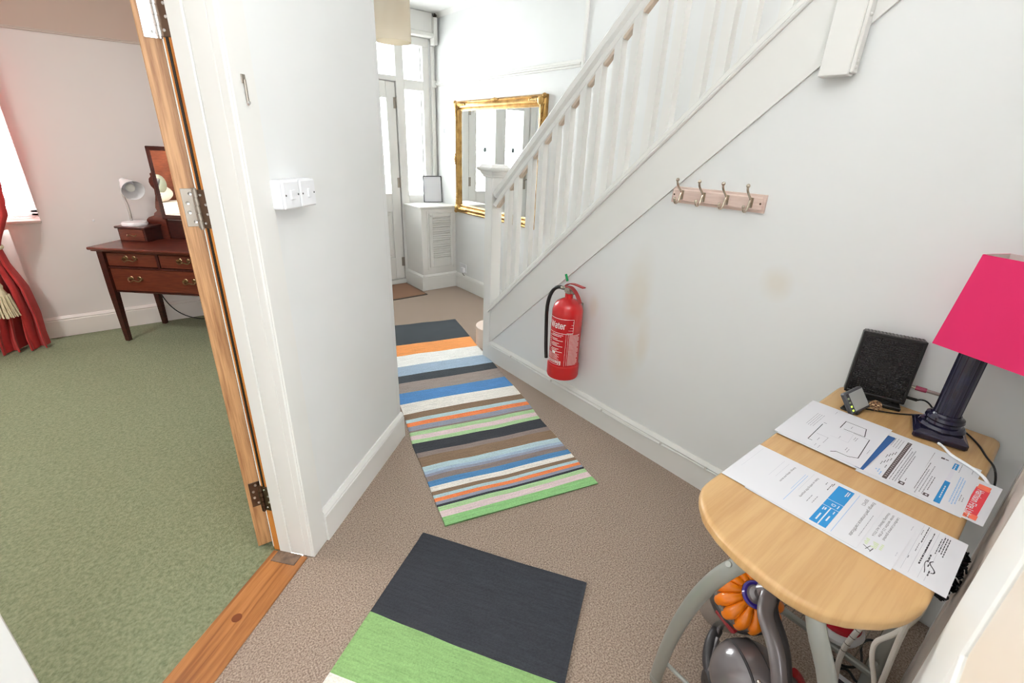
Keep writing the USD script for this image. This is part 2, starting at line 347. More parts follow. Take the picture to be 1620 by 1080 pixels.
# picture rail on the stair wall, its corner block and the stop moulding
pr = thing('trim', 'white picture rail and corner moulding over the gilt mirror', 'picture rail', (SX, 3.7, 2.07), kind='structure')
part(pr, 'rail', [bx(SX - .014, 2.70, 2.045, SX, FY, 2.06, .003), bx(SX - .022, 2.70, 2.06, SX, FY, 2.075, .004), bx(SX - .012, 2.70, 2.075, SX, FY, 2.095, .003)], GLOSS)
part(pr, 'corner_block', bx(2.655, FY - .035, 2.03, 2.715, FY, 2.10, .006), GLOSS)
part(pr, 'stop_moulding', bx(SX - .016, 2.67, 2.03, SX, 2.70, CEIL_Z + .1, .004), GLOSS)
part(pr, 'ceiling_cove', prism([(0, 0), (.035, 0), (.006, -.03), (0, -.035)], 2.1, frame_of((SX, 2.70, CEIL_Z), (-1, 0, 0), (0, 0, 1), (0, 1, 0))), GLOSS)
# front door
fd = thing('door', 'white panelled front door with two tall leaded panes', 'door', (DX1, FY + .02, .05), kind='structure')
dy0, dy1 = FY + .012, FY + .056
def fdb(name, x0, x1, z0, z1, y0=dy0, y1=dy1, m=GLOSS, c=.004): return part(fd, name, bx(x0, y0, z0, x1, y1, z1, c), m)
Z0, Z1 = .056, 2.048
px = [(DX0 + .105, DX0 + .375), (DX1 - .375, DX1 - .105)]
fdb('stile', DX1 - .105, DX1 - .003, Z0, Z1); fdb('stile', DX0 + .003, DX0 + .105, Z0, Z1)
fdb('muntin', px[0][1], px[1][0], Z0, Z1)
for a, b in px:
    fdb('rail', a, b, Z0, .30); fdb('rail', a, b, .80, .99); fdb('rail', a, b, 1.90, Z1)
    p_ = fdb('panel', a, b, .30, .80, dy0 + .016, dy1 - .01)
    part(fd, 'raised_field', bx(a + .03, dy0 + .004, .33, b - .03, dy0 + .02, .77, .012), GLOSS)
    g_ = part(fd, 'pane', bx(a, dy0 + .018, .99, b, dy0 + .024, 1.90), GLASS_F)
    lead = M('lead_came', (150, 152, 152), .5)
    part(g_, 'lead_strip', [bx(a + .045, dy0 + .014, .99, a + .05, dy0 + .018, 1.90), bx(b - .05, dy0 + .014, .99, b - .045, dy0 + .018, 1.90)] + [bx(a, dy0 + .014, z, b, dy0 + .018, z + .004) for z in np.linspace(1.08, 1.82, 5)], lead)
    part(g_, 'lead_diamond', bx((a + b) / 2 - .02, dy0 + .012, 1.43, (a + b) / 2 + .02, dy0 + .018, 1.48), M('grey_lead_square', (130, 140, 142), .5), 'small grey square on the pane')
    part(fd, 'glazing_bead', [bx(a - .012, dy0 - .006, .978, a, dy0, 1.912, .002), bx(b, dy0 - .006, .978, b + .012, dy0, 1.912, .002), bx(a, dy0 - .006, .978, b, dy0, .99, .002), bx(a, dy0 - .006, 1.90, b, dy0, 1.912, .002)], GLOSS)
for z in (.25, 1.10, 1.86):
    h_ = part(fd, 'hinge', [bx(DX1 - .03, dy0 - .004, z - .05, DX1 + .006, dy0 + .001, z + .05, .001), cyl((DX1 - .001, dy0 - .007, z - .05), (DX1 - .001, dy0 - .007, z + .05), .006, 10)], STEEL, 'steel butt hinge')
part(fd, 'letter_plate', bx(1.72, dy0 - .006, .87, 1.92, dy0, .92, .003), STEEL, 'steel letter plate')
part(fd, 'lever_handle', [bx(DX0 + .03, dy0 - .008, 1.0, DX0 + .07, dy0, 1.2, .003), tube([(DX0 + .05, dy0 - .005, 1.12), (DX0 + .05, dy0 - .045, 1.12), (DX0 + .14, dy0 - .05, 1.12)], .008, 10, 12)], STEEL, 'steel lever handle')

# meter cupboard in the corner
cu = thing('meter_cupboard', 'white boxed corner cupboard with a louvred door beside the front door', 'cupboard', (2.5, 4.6, 0))
CX0, CY0, CZ = 2.30, 4.43, .892
part(cu, 'carcass', [bx(CX0, CY0, 0, SX - .001, FY - .001, CZ - .022, .004)], GLOSS)
part(cu, 'top_board', bx(CX0 - .012, CY0 - .012, CZ - .022, SX - .001, FY - .001, CZ, .006), GLOSS)
part(cu, 'skirting', [skirting((CX0 - .0, CY0), (SX, CY0), (0, -1, 0), .17, .02), skirting((CX0, CY0 - .02), (CX0, FY), (-1, 0, 0), .17, .02)], GLOSS)
ld = part(cu, 'louvre_door', [bx(2.385, CY0 - .012, .25, 2.425, CY0, .82, .003), bx(2.64, CY0 - .012, .25, 2.675, CY0, .82, .003), bx(2.425, CY0 - .012, .25, 2.64, CY0, .345, .003), bx(2.425, CY0 - .012, .785, 2.64, CY0, .82, .003)], GLOSS)
for k in range(19):
    z = .352 + k * .0232
    T = trimesh.transformations.rotation_matrix(math.radians(35), (1, 0, 0), (2.53, CY0 - .005, z + .008))
    part(ld, 'slat', xf(bx(2.425, CY0 - .014, z + .005, 2.64, CY0 + .006, z + .0105), T), GLOSS)
part(ld, 'knob', ball((2.405, CY0 - .02, .795), .008), GLOSS)
part(cu, 'frame_edge', [bx(2.36, CY0 - .006, .22, 2.384, CY0, .85, .003), bx(2.676, CY0 - .006, .22, 2.70, CY0, .85, .003), bx(2.384, CY0 - .006, .821, 2.676, CY0, .85, .003)], GLOSS)

# =============================================================== STAIRS
st = thing('staircase', 'white painted staircase with square balusters rising over the hall', 'staircase', (1.9, 2.6, 0))
zt = lambda y: .45 + .9055 * (2.563 - y)      # top of the string
ya, yb = 2.60, -.6
part(st, 'string', prism([(ya, zl(ya) - .004), (ya, zt(ya) - .03), (yb, zt(yb) - .03), (yb, zl(yb))], .035, frame_of((RX - .012, 0, 0), (0, 1, 0), (0, 0, 1), (1, 0, 0))), GLOSS)
prof = np.array([(-.014, -.018), (.034, -.018), (.034, .006), (.02, .014), (0, .014), (-.014, .004)])
dirS = V3(0, yb - ya, zt(yb) - zt(ya)); dirS /= np.linalg.norm(dirS)
upS = V3(0, dirS[2], -dirS[1])
def slope_bar(x0, w, h0, h1, y0=ya, y1=yb, c=.006):
    """bar following the flight; h0,h1 vertical offsets above the string's top line"""
    L = math.hypot(y1 - y0, zt(y1) - zt(y0)); ca = abs(dirS[1])
    a0 = (h0 + h1) / 2 * abs(dirS[2])
    m = bx(0, a0, h0 * ca, w, L + a0, h1 * ca, c)
    return xf(m, frame_of((x0, y0, zt(y0)), (1, 0, 0), dirS, np.cross((1, 0, 0), dirS)) if np.cross((1, 0, 0), dirS)[2] > 0 else frame_of((x0 + w, y0, zt(y0)), (-1, 0, 0), dirS, np.cross((-1, 0, 0), dirS)))
part(st, 'string_capping', [slope_bar(RX - .02, .075, -.032, .004), slope_bar(RX - .026, .03, -.045, -.030, c=.004)], GLOSS)
# hand rail: shaped section
part(st, 'handrail', [slope_bar(RX - .012, .058, .715, .795, y0=2.577, c=.016), slope_bar(RX - .002, .038, .675, .72, y0=2.577, c=.006)], GLOSS)
BYS = [2.44, 2.35, 2.225, 2.135, 2.03, 1.94, 1.84, 1.75, 1.645, 1.55, 1.425, 1.338, 1.21, 1.125, 1.04, .92, .83, .72, .63]
bw = .021
for y in BYS:
    m = bx(RX, y - bw, 0, RX + .036, y + bw, 1)
    v = np.array(m.vertices); 
    for i in range(len(v)): v[i, 2] = zt(v[i, 1]) + (0.0 if v[i, 2] < .5 else .69)
    part(st, 'baluster', trimesh.Trimesh(v, m.faces, process=False), GLOSS)
FILL = M('shade_toned_fillet', (206, 188, 170), .6)  # brownish colour carries the shade under the handrail
ys = sorted(BYS + [2.575], reverse=True)
for a, b in zip(ys[:-1], ys[1:]):
    y0, y1 = a - bw - .001, b + bw + .001
    if y0 - y1 > .02:
        part(st, 'fillet', slope_bar(RX + .004, .028, .655, .678, y0, y1, .002), FILL, 'brownish fillet under the handrail, shade put into its colour')
# newel post
nx0, nx1, ny0, ny1 = 1.862, 1.948, 2.576, 2.662
nw = part(st, 'newel_post', bx(nx0, ny0, 0, nx1, ny1, 1.325, .004), GLOSS)
def sq_lathe(prof, cx, cy):
    ring = [np.array([(cx - r, cy - r, z), (cx + r, cy - r, z), (cx + r, cy + r, z), (cx - r, cy + r, z)]) for r, z in prof]
    v = np.vstack(ring); f = []
    for i in range(len(ring) - 1):
        for q in range(4):
            w = (q + 1) % 4; f += [(4 * i + q, 4 * i + w, 4 * i + 4 + w), (4 * i + q, 4 * i + 4 + w, 4 * i + 4 + q)]
    n = len(v); f += [(0, 2, 1), (0, 3, 2), (n - 4, n - 3, n - 2), (n - 4, n - 2, n - 1)]
    return trimesh.Trimesh(v, f, process=False)
ncx, ncy = (nx0 + nx1) / 2, (ny0 + ny1) / 2
part(nw, 'newel_cap', sq_lathe([(.045, 1.308), (.052, 1.312), (.054, 1.324), (.058, 1.326), (.066, 1.340), (.068, 1.346), (.072, 1.347), (.082, 1.356), (.084, 1.362), (.084, 1.370), (.070, 1.374), (.060, 1.388)], ncx, ncy), GLOSS, smooth=False)
STAIRC = M('cream_stair_carpet', (222, 204, 190), .95, bump=(250, .6, .003))
for i in range(12):
    y1 = 2.64 - .221 * i
    t_ = part(st, 'tread', bx(RX + .03, y1 - .25, .2 * (i + 1) - .03, SX - .002, y1, .2 * (i + 1), .008), STAIRC)
    part(st, 'riser', bx(RX + .03, y1 - .035, .2 * i, SX - .002, y1 - .015, .2 * (i + 1) - .03), GLOSS)
bull = [(1.93, 2.66), (2.65, 2.66), (2.65, 2.96)] + [(1.93 + .15 - .15 * math.sin(a), 2.81 + .15 * math.cos(a)) for a in np.linspace(0, math.pi, 14)]
part(st, 'bullnose_step', prism(Polygon(bull).buffer(0), .16, z0=0), STAIRC, 'rounded pale bottom step')

# boxed conduit on the stair wall
du = thing('boxing', 'white boxed conduit hanging on the wall over the coat hooks', 'conduit', (1.87, .70, 1.75))
part(du, 'box', bx(RX - .055, .655, 1.745, RX - .0125, .742, CEIL_Z - .002, .003), GLOSS)
part(du, 'side_cover', bx(RX - .048, .645, 1.752, RX - .0125, .656, CEIL_Z - .002, .002), GLOSS)
for z in (1.768, 1.785, 1.905): part(du, 'screw_cap', ball((RX - .035, .645, z), .006, 1), GLOSS)

# cable along the skirting
cab = thing('skirting_cable', 'thin white cable clipped along the skirting under the fire extinguisher', 'cable', (RX - .02, 1.3, .14))
cp = [(RX - .0245, y, .124 + .006 * math.sin(3.1 * y) + .003 * math.sin(9 * y)) for y in np.linspace(2.57, .45, 40)]
part(cab, 'cable', tube(cp, .0048, 8), M('cable_white', (226, 226, 222), .5))
for y in (2.3, 1.88, 1.45, 1.05, .8): part(cab, 'clip', bx(RX - .03, y - .006, .122 + .006 * math.sin(3.1 * y), RX - .02, y + .006, .138 + .006 * math.sin(3.1 * y), .002), M('pale_clip', (206, 204, 198), .5))

# =============================================================== BEDROOM
BY = 4.765
WXR, AXR, SILL = -.572, -.75, .883
RAIL = 2.08
wb = struct('wall_back', [bx(WXR, BY, 0, .80, BY + .3, RAIL), bx(AXR, BY, 0, WXR, BY + .3, SILL - .02), bx(-3.1, BY, .826, AXR, BY + .3, SILL - .02), bx(-3.1, BY, 0, -2.45, BY + .3, RAIL), bx(-3.1, BY + .33, 0, .8, BY + .43, .84)], BEDW, 'pink grey bedroom wall with the window', 'wall')
part(wb, 'upper_band', [bx(-3.1, BY, RAIL, .80, BY + .3, CEIL_Z)], BEDU, 'darker wall above the picture rail')
struct('wall_bedroom', [bx(-3.15, -.5, 0, -3.05, 5.3, CEIL_Z), bx(-3.1, -.5, 0, DW(3.6, 0)[0], -.4, CEIL_Z), bx(.72, 2.1, 0, .765, 4.95, CEIL_Z)], BEDW, 'other walls of the bedroom', 'wall')
struct('trim', [bx(-3.1, BY - .010, RAIL - .004, .72, BY, RAIL + .008, .003), bx(-3.1, BY - .005, RAIL + .0085, .72, BY, RAIL + .014, .001)], M('rail_paint', (205, 190, 180), .5), 'thin picture rail across the bedroom wall', 'picture rail')
struct('baseboard_back', [skirting((AXR, BY), (.72, BY), (0, -1, 0), .16, .02)], M('bed_skirting', (232, 224, 219), .4), 'pale skirting under the bedroom window and dressing table', 'skirting')
struct('baseboard_alcove', [skirting((-2.4, BY + .33), (AXR, BY + .33), (0, -1, 0), .19, .02)], M('bed_skirting', (232, 224, 219), .4), 'pale skirting in the alcove behind the red curtain', 'skirting')
w2 = thing('window', 'bright bedroom window with a white slatted blind beside the red curtain', 'window', (-1.5, BY + .1, .883), kind='structure')
part(w2, 'sill', bx(-2.45, BY - .012, SILL - .02, WXR + .004, BY + .3, SILL, .004), M('sill_paint', (222, 208, 203), .4))
part(w2, 'frame', [bx(-2.45, BY + .2, SILL, -2.38, BY + .26, RAIL, .004), bx(WXR - .06, BY + .2, SILL, WXR, BY + .26, RAIL, .004), bx(-1.54, BY + .2, SILL, -1.48, BY + .26, RAIL, .004), bx(-2.45, BY + .2, SILL, WXR, BY + .26, SILL + .06, .004)], GLOSS)
part(w2, 'pane', bx(-2.4, BY + .225, SILL + .05, WXR - .05, BY + .23, RAIL), usdkit.material(stage, '/World/Looks/window_glass', {
    'c': ('transparent_bsdf', dict(color=(.97, .98, .98))), 'g': ('glossy_bsdf', dict(color=(1, 1, 1), roughness=0.)), 'f': ('fresnel', dict(IOR=1.45)), 'b': ('mix_closure', {})},
    [('c.BSDF', 'b.closure1'), ('g.BSDF', 'b.closure2'), ('f.fac', 'b.fac')], surface='b.closure'))
bl = thing('venetian_blind', 'white slatted blind in the bedroom window', 'blind', (-1.5, BY + .12, .9))
BLM = M('blind_slat', (250, 250, 250), .4, transl=.5)
for k in range(49):
    z = SILL + .012 + k * .0242
    T = trimesh.transformations.rotation_matrix(math.radians(-28), (1, 0, 0), (-1.5, BY + .13, z))
    part(bl, 'slat', xf(bx(-2.42, BY + .118, z - .0006, WXR - .008, BY + .142, z + .0006), T), BLM)
# curtain, tied back
cu_ = thing('curtain', 'red floor length curtain tied back at the bedroom window', 'curtain', (-1.0, 4.6, 0))
RED = M('red_curtain_fabric', (204, 56, 54), .8, var=(12, (184, 40, 42), .35, .7), bump=(300, .3, .002), sheen=.2, transl=.04)
def curtain(levels, folds, amp, n=160, m=60):
    zz = np.array([l[0] for l in levels]); tt = np.linspace(0, 1, m); Z = zz[0] + (zz[-1] - zz[0]) * tt
    X0, X1, Y0, D = (np.interp(Z, zz, [l[k] for l in levels]) for k in (1, 2, 3, 4))
    a = np.linspace(0, 1, n); v = []
    for j in range(m):
        ph = a * folds * 2 * np.pi
        k = amp * np.interp(Z[j], zz, [l[5] for l in levels])
        x = X0[j] + (X1[j] - X0[j]) * a + .012 * np.sin(ph * 2 + Z[j] * 3)
        y = Y0[j] + D[j] * np.sin(ph) * .5 + .35 * D[j] * np.sin(ph * .5 + 1.) + k * .01 * np.sin(ph * 3.1 + Z[j] * 5)
        v.append(np.c_[x, y, np.full(n, Z[j])])
    v = np.vstack(v); f = []
    for j in range(m - 1):
        for i in range(n - 1):
            p = j * n + i; f += [(p, p + 1, p + n + 1), (p, p + n + 1, p + n)]
    t = trimesh.Trimesh(v, f, process=False)
    # give the cloth thickness
    w = t.copy(); w.vertices = w.vertices - t.vertex_normals * .004; w.invert()
    return cat_([t, w])
part(cu_, 'drape', curtain([(.735, -1.03, -.80, 4.60, .05, .3), (.80, -1.08, -.775, 4.6, .07, .5), (.95, -1.2, -.70, 4.6, .09, 1), (1.15, -1.35, -.675, 4.6, .10, 1), (1.5, -1.5, -.64, 4.6, .10, 1), (2.3, -1.6, -.62, 4.6, .10, 1)], 9, 1), RED)
part(cu_, 'drape', curtain([(.006, -1.30, -.73, 4.60, .15, 1), (.10, -1.28, -.735, 4.60, .14, 1), (.25, -1.22, -.73, 4.6, .12, 1), (.45, -1.15, -.745, 4.6, .10, 1), (.62, -1.06, -.79, 4.6, .06, .5), (.735, -1.03, -.80, 4.60, .05, .3)], 8, 1), RED)
CREAM = M('cream_rope', (232, 218, 186), .8, bump=(200, .5, .003))
tb = thing('curtain_tieback', 'cream tasselled tieback round the red curtain', 'tieback', (-.9, 4.55, .7))
part(tb, 'rope_band', sweep(np.array([(-.915 + .125 * math.cos(a), 4.60 + .06 * math.sin(a), .72 + .02 * math.cos(a)) for a in np.linspace(0, 2 * np.pi, 40, endpoint=False)]), circ(.016, 10), closed=True), CREAM)
part(tb, 'cord', tube([(-.845, 4.545, .71), (-.85, 4.53, .62), (-.868, 4.525, .52)], .007, 8, 12), CREAM)
part(tb, 'tassel_head', lathe([(0, .0), (.034, .0), (.036, .02), (.026, .05), (.03, .07), (.018, .10), (0, .11)], 20, frame_of((-.868, 4.522, .42), (1, 0, 0), (0, 1, 0), (0, 0, 1))), CREAM)
fr_ = []
for k in range(46):
    a = k / 46 * 2 * np.pi; r = .03 + .006 * (k % 3)
    fr_.append(tube([(-.868 + r * math.cos(a), 4.522 + r * math.sin(a), .43), (-.868 + 1.25 * r * math.cos(a), 4.522 + 1.25 * r * math.sin(a), .34), (-.866 + 1.45 * r * math.cos(a + .05), 4.522 + 1.45 * r * math.sin(a + .05), .272 + .012 * rnd.random())], .0045, 6, 6))
part(tb, 'tassel_fringe', fr_, CREAM)

# dressing table
A_ = V3(-.298, 4.408, 0); du_ = V3(.755, -.656, 0); du_ /= np.linalg.norm(du_); dw_ = V3(-du_[1], du_[0], 0)
TDr = frame_of(A_, du_, dw_, V3(0, 0, 1))
def rb(u0, d0, z0, u1, d1, z1, c=.003): return xf(bx(u0, d0, z0, u1, d1, z1, c), TDr)
MAHO = M('mahogany', (104, 44, 28), .28, var=(5, (74, 28, 20), .35, .7, 5.), stretch=(4, 4, 22), coat=.25)
MAHOF = M('mahogany_drawer_front', (112, 54, 36), .28, var=(4, (86, 38, 26), .35, .7, 5.), stretch=(3, 3, 26), coat=.25)
DARKW = M('dark_mahogany', (70, 28, 22), .3, var=(6, (52, 20, 16), .4, .7), stretch=(5, 5, 10), coat=.2)
BRASS = M('aged_brass', (150, 128, 96), .3, 1.)
dt = thing('dressing_table', 'antique mahogany dressing table with swing mirror in the bedroom corner', 'dressing table', A_)
part(dt, 'table_top', [rb(-.045, -.03, .710, .895, .43, .730, .006), rb(-.03, -.016, .700, .88, .425, .711, .003)], MAHO)
part(dt, 'body', [rb(.0, .01, .392, .04, .42, .70), rb(.81, .01, .392, .85, .42, .70), rb(.04, .40, .392, .81, .42, .70), rb(.04, .02, .390, .81, .40, .402), rb(.04, .012, .575, .81, .40, .588, .002), rb(.415, .012, .588, .432, .40, .70, .002), rb(.04, .012, .69, .81, .40, .70, .001)], DARKW)
for u0, u1, z0, z1, hs in ((.043, .412, .591, .688, (.221,)), (.435, .807, .591, .688, (.622,)), (.043, .807, .405, .573, (.22, .63))):
    d_ = part(dt, 'drawer', rb(u0, .016, z0, u1, .38, z1, .004), MAHOF)
    zc = (z0 + z1) / 2 + .012
    for u in hs:
        loc = [(u - .045, .012, zc), (u - .036, -.008, zc - .006), (u - .015, -.018, zc - .014), (u + .012, -.018, zc - .004), (u + .034, -.01, zc - .012), (u + .045, .012, zc)]
        hm = [xf(tube(loc, .0045, 8, 24), TDr)] + [xf(cyl((u + s * .045, .016, zc), (u + s * .045, .008, zc), .011, 14), TDr) for s in (-1, 1)] + [xf(lathe([(0, 0), (.016, 0), (.012, .003), (0, .004)], 14, look((u + s * .03, .016, zc + .004), (0, -1, 0))), TDr) for s in (-1, 1)]
        part(d_, 'handle', hm, BRASS, 'curved brass swan neck handle')
def leg(u, d):
    a, b = .022, .015
    ring = [np.array([(u - a, d - a, .70), (u + a, d - a, .70), (u + a, d + a, .70), (u - a, d + a, .70)]), np.array([(u - a, d - a, .39), (u + a, d - a, .39), (u + a, d + a, .39), (u - a, d + a, .39)]), np.array([(u - b, d - b, 0), (u + b, d - b, 0), (u + b, d + b, 0), (u - b, d + b, 0)])]
    return xf(trimesh.convex.convex_hull(np.vstack(ring)), TDr)
for u, d in ((.02, .02), (.83, .02), (.02, .40), (.83, .40)): part(dt, 'leg', leg(u, d), DARKW)
for u0 in (.0, .63):
    jb = part(dt, 'trinket_box', [rb(u0, .22, .73, u0 + .21, .40, .826, .002), rb(u0 - .012, .205, .826, u0 + .222, .41, .842, .004)], DARKW)
    jd = part(jb, 'trinket_drawer', rb(u0 + .012, .214, .738, u0 + .198, .222, .82, .002), MAHOF)
    part(jb, 'trinket_handle', xf(tube([(u0 + .07, .216, .782), (u0 + .085, .2, .776), (u0 + .105, .198, .784), (u0 + .125, .2, .776), (u0 + .14, .216, .782)], .004, 8, 16), TDr), BRASS)
part(dt, 'back_board', rb(.21, .395, .73, .63, .415, .87, .003), DARKW)
def bracket(sg):
    P_ = [(0, .73), (.0, 1.21), (-.018, 1.222), (-.036, 1.212), (-.034, 1.192), (-.052, 1.175), (-.058, 1.15), (-.05, 1.125), (-.03, 1.10), (-.035, 1.05), (-.05, 1.0), (-.058, .965), (-.05, .94), (-.075, .925), (-.085, .905), (-.13, .89), (-.15, .872), (-.155, .842), (-.155, .73)]
    return P_
for sg, u0 in ((1, .265), (-1, .585)):
    pts = [(u0 + sg * x, z) for x, z in bracket(sg)]
    if sg < 0: pts = pts[::-1]
    m = prism(Polygon(pts).buffer(0), .02, frame_of((0, .40, 0), (1, 0, 0), (0, 0, 1), (0, -1, 0)))
    part(dt, 'mirror_bracket', xf(m, TDr), MAHO)
# swing mirror, leaning forward a little at the top
MIR = usdkit.material(stage, '/World/Looks/mirror_silver', {'p': ('principled_bsdf', dict(base_color=(.93, .95, .95), metallic=1., roughness=.01))}, surface='p.BSDF')
tilt = trimesh.transformations.rotation_matrix(math.radians(0), (1, 0, 0), (0, .36, 1.15))
mf = part(dt, 'swing_mirror', [xf(xf(b, tilt), TDr) for b in (bx(.268, .345, .885, .30, .37, 1.405, .005), bx(.55, .345, .885, .582, .37, 1.405, .005), bx(.268, .345, .885, .582, .37, .918, .005), bx(.268, .345, 1.375, .582, .37, 1.405, .005), bx(.27, .362, .89, .58, .372, 1.40))], DARKW)
part(mf, 'mirror_glass', xf(xf(bx(.298, .35, .915, .552, .357, 1.378), tilt), TDr), MIR)
# lamp on the trinket box
dl = thing('desk_lamp', 'small white bendy desk lamp on the dressing table', 'desk lamp', tuple((TDr @ V3(.11, .31, .842, 1))[:3]))
LW = M('white_lamp_enamel', (238, 236, 238), .3)
def rl(m): return xf(m, TDr)
part(dl, 'base', rl(lathe([(0, 0), (.082, 0), (.084, .012), (.078, .024), (.05, .028), (0, .029)], 32, frame_of((.080, .30, .842), (1, 0, 0), (0, 1, 0), (0, 0, 1)))), LW)
part(dl, 'stem', rl(tube([(.058, .30, .865), (.062, .30, .93), (.058, .30, 1.0), (.05, .30, 1.06), (.062, .30, 1.115), (.085, .295, 1.145)], .0085, 10, 30)), CHROME, 'chrome stem')
hd = look((.085, .30, 1.15), (.80, -.48, -.36))
sh = part(dl, 'shade', rl(lathe([(0, -.03), (.022, -.028), (.027, -.01), (.027, .02), (.038, .032), (.046, .045), (.054, .08), (.074, .135), (.072, .137), (.05, .08), (.04, .047), (0, .044)], 32, hd)), LW)
part(sh, 'bulb', rl(xf(ball((0, 0, .09), .03), hd)), M('bulb_glass', (235, 235, 228), .2))
# lamp flex behind the dressing table
single('lamp_flex', 'black flex trailing to the skirting behind the dressing table', 'cable', tube([(-.03, 4.70, .50), (-.02, 4.69, .40), (.0, 4.65, .28), (.04, 4.63, .17), (.12, 4.66, .06), (.22, 4.64, .012), (.38, 4.60, .01)], .004, 8, 40), BLACKM)
# socket-like chip on the bedroom wall
single('wall_chip', 'small white chip on the pink bedroom wall left of the lamp', 'mark', lathe([(0, 0), (.008, 0), (.006, .003), (0, .003)], 10, look((-.285, BY, .862), (0, -1, 0))), PLASTIC_W)

# wardrobe and bed seen only in the dressing table mirror
RW = M('red_brown_wood', (128, 68, 42), .35, var=(4, (98, 48, 30), .35, .7, 4.), stretch=(3, 3, 14))
FLORAL = M('floral_cover', (240, 230, 216), .85, var=(6, (216, 184, 176), .55, .7, 3.), bump=(14, .5, .02))
bd = thing('bed', 'bed with a tall brown headboard and cream floral cover reflected in the dressing table mirror', 'bed', (-2.2, 3.7, 0))
hb_ = part(bd, 'headboard', bx(-3.0, 2.95, 0, -2.93, 4.65, 1.75, .015), RW)
for k in range(3): part(hb_, 'panel', bx(-2.935, 3.03 + .54 * k, .2, -2.918, 3.51 + .54 * k, 1.68, .008), RW)
part(bd, 'base', bx(-2.92, 3.05, .05, -1.55, 4.45, .35, .02), RW)
part(bd, 'cover', bx(-2.92, 3.02, .35, -1.50, 4.45, .70, .08), FLORAL)
part(bd, 'pillow', ball((-2.72, 4.12, .80), .22, 3, (.8, 1.3, .6)), FLORAL); part(bd, 'pillow', ball((-2.72, 3.45, .80), .22, 3, (.8, 1.3, .6)), FLORAL)
part(bd, 'cushion', ball((-2.60, 3.98, .92), .10, 3, (.6, .8, 1.1)), M('grey_green_cushion', (150, 155, 135), .8), 'grey green cushion')

# =============================================================== BEDROOM DOOR (open, seen on its hinge edge)
D2 = V3(.092, 1.648, .012); D1 = V3(.150, 1.632, .012)
ex = (D1 - D2); ex[2] = 0; TH = np.linalg.norm(ex); ex /= TH
ey = V3(-ex[1], ex[0], 0)
aw = V3(.058, 1.0, 0); aw /= np.linalg.norm(aw)        # the leaf runs away from the viewer
ey = aw; ex = V3(ey[1], -ey[0], 0)
TDo = frame_of(D2, ex, ey, V3(0, 0, 1))
TH = .052
OAK = M('raw_door_edge_wood', (204, 156, 108), .45, var=(7, (150, 100, 60), .4, .72, 5.), stretch=(14, 14, .7), bump=(30, .15, .002))
bdoor = thing('door', 'bare timber bedroom door standing open on three hinges', 'door', D2, kind='structure')
part(bdoor, 'leaf', xf(bx(0, 0, 0, TH, .76, 2.02, .002), TDo), OAK)
part(bdoor, 'edge_groove', xf(bx(TH - .004, -.0012, .02, TH + .001, .004, 2.0), TDo), M('dark_gap', (84, 54, 34), .8), 'dark edge of the door')
P1_ = (TDo @ V3(TH, 0, 0, 1))[:3]
for z0, z1, mt, nm in ((.206, .315, BRONZE, 'tarnished hinge at the foot of the door'), (1.250, 1.356, STEEL, 'steel hinge in the middle of the door'), (1.718, 1.83, CHROME, 'bright hinge at the top of the door')):
    hg = part(bdoor, 'hinge', xf(bx(.012, -.0025, z0 - .012, TH - .002, .001, z1 - .012, .0008), TDo), mt, nm)
    pin = DW(S_R + .006, -.1745)
    nk = 5
    for k in range(nk):
        a = z0 + (z1 - z0) * k / nk + .001; b = z0 + (z1 - z0) * (k + 1) / nk - .001
        part(hg, 'knuckle', cyl((pin[0], pin[1], a), (pin[0], pin[1], b), .0075, 14), mt)
    part(hg, 'pin', cyl((pin[0], pin[1], z0 - .004), (pin[0], pin[1], z1 + .004), .005, 10), mt)
    lf = DW(S_R - .0005, -.14); 
    part(hg, 'frame_leaf', dbx(S_R - .004, -.136, z0, S_R + .0045, -.174, z1, .0008), BRONZE)
    for k, zz in enumerate(np.linspace(z0 + .014, z1 - .014, 4)):
        xx = .024 + (.010 if k in (0, 3) else 0.)
        part(hg, 'screw', xf(lathe([(0, 0), (.0052, 0), (.0045, .0014), (.0018, .001), (0, .0006)], 12, look((xx, -.0025, zz - .012), (0, -1, 0))), TDo), CHROME)
        part(hg, 'screw', lathe([(0, 0), (.0042, 0), (.0036, .0014), (0, .0006)], 10, look(DW(S_R + .0045, -.148 - (.012 if k in (0, 3) else 0), zz), E_)), CHROME)

# latch plate and switches on the diagonal wall
lt = thing('latch_hook', 'small steel cabin hook screwed to the white architrave', 'hook', DW(.79, 0, 1.6))
part(lt, 'eye_plate', dbx(.782, .0, 1.625, .797, .003, 1.646, .001), STEEL)
part(lt, 'hook_bar', dbx(.786, .003, 1.574, .794, .008, 1.635, .002), STEEL)
part(lt, 'screw', lathe([(0, 0), (.005, 0), (.004, .002), (0, .001)], 12, look(DW(.79, .008, 1.58), N_)), CHROME)
sw = thing('light_switch', 'white surface mounted pair of light switches on the angled wall', 'light switch', DW(.67, 0, 1.34))
part(sw, 'pattress_box', dbx(.592, -.013, 1.302, .750, .030, 1.384, .004), PLASTIC_W)
for k, s0 in enumerate((.674, .593)):
    fp = part(sw, 'face_plate', dbx(s0, .030, 1.303, s0 + .077, .041, 1.383, .004), PLASTIC_W)
    w_ = .011 if k == 0 else .006
    rk = dbx(s0 + .0385 - w_, .040, 1.330, s0 + .0385 + w_, .046, 1.358, .002)
    part(fp, 'rocker', rk, PLASTIC_W)
    for q in (-.029, .029):
        part(fp, 'screw', lathe([(0, 0), (.003, 0), (.0025, .001), (0, .0005)], 10, look(DW(s0 + .0385 + q, .0412, 1.343), N_)), M('grey_screw', (110, 110, 108), .4, .6))

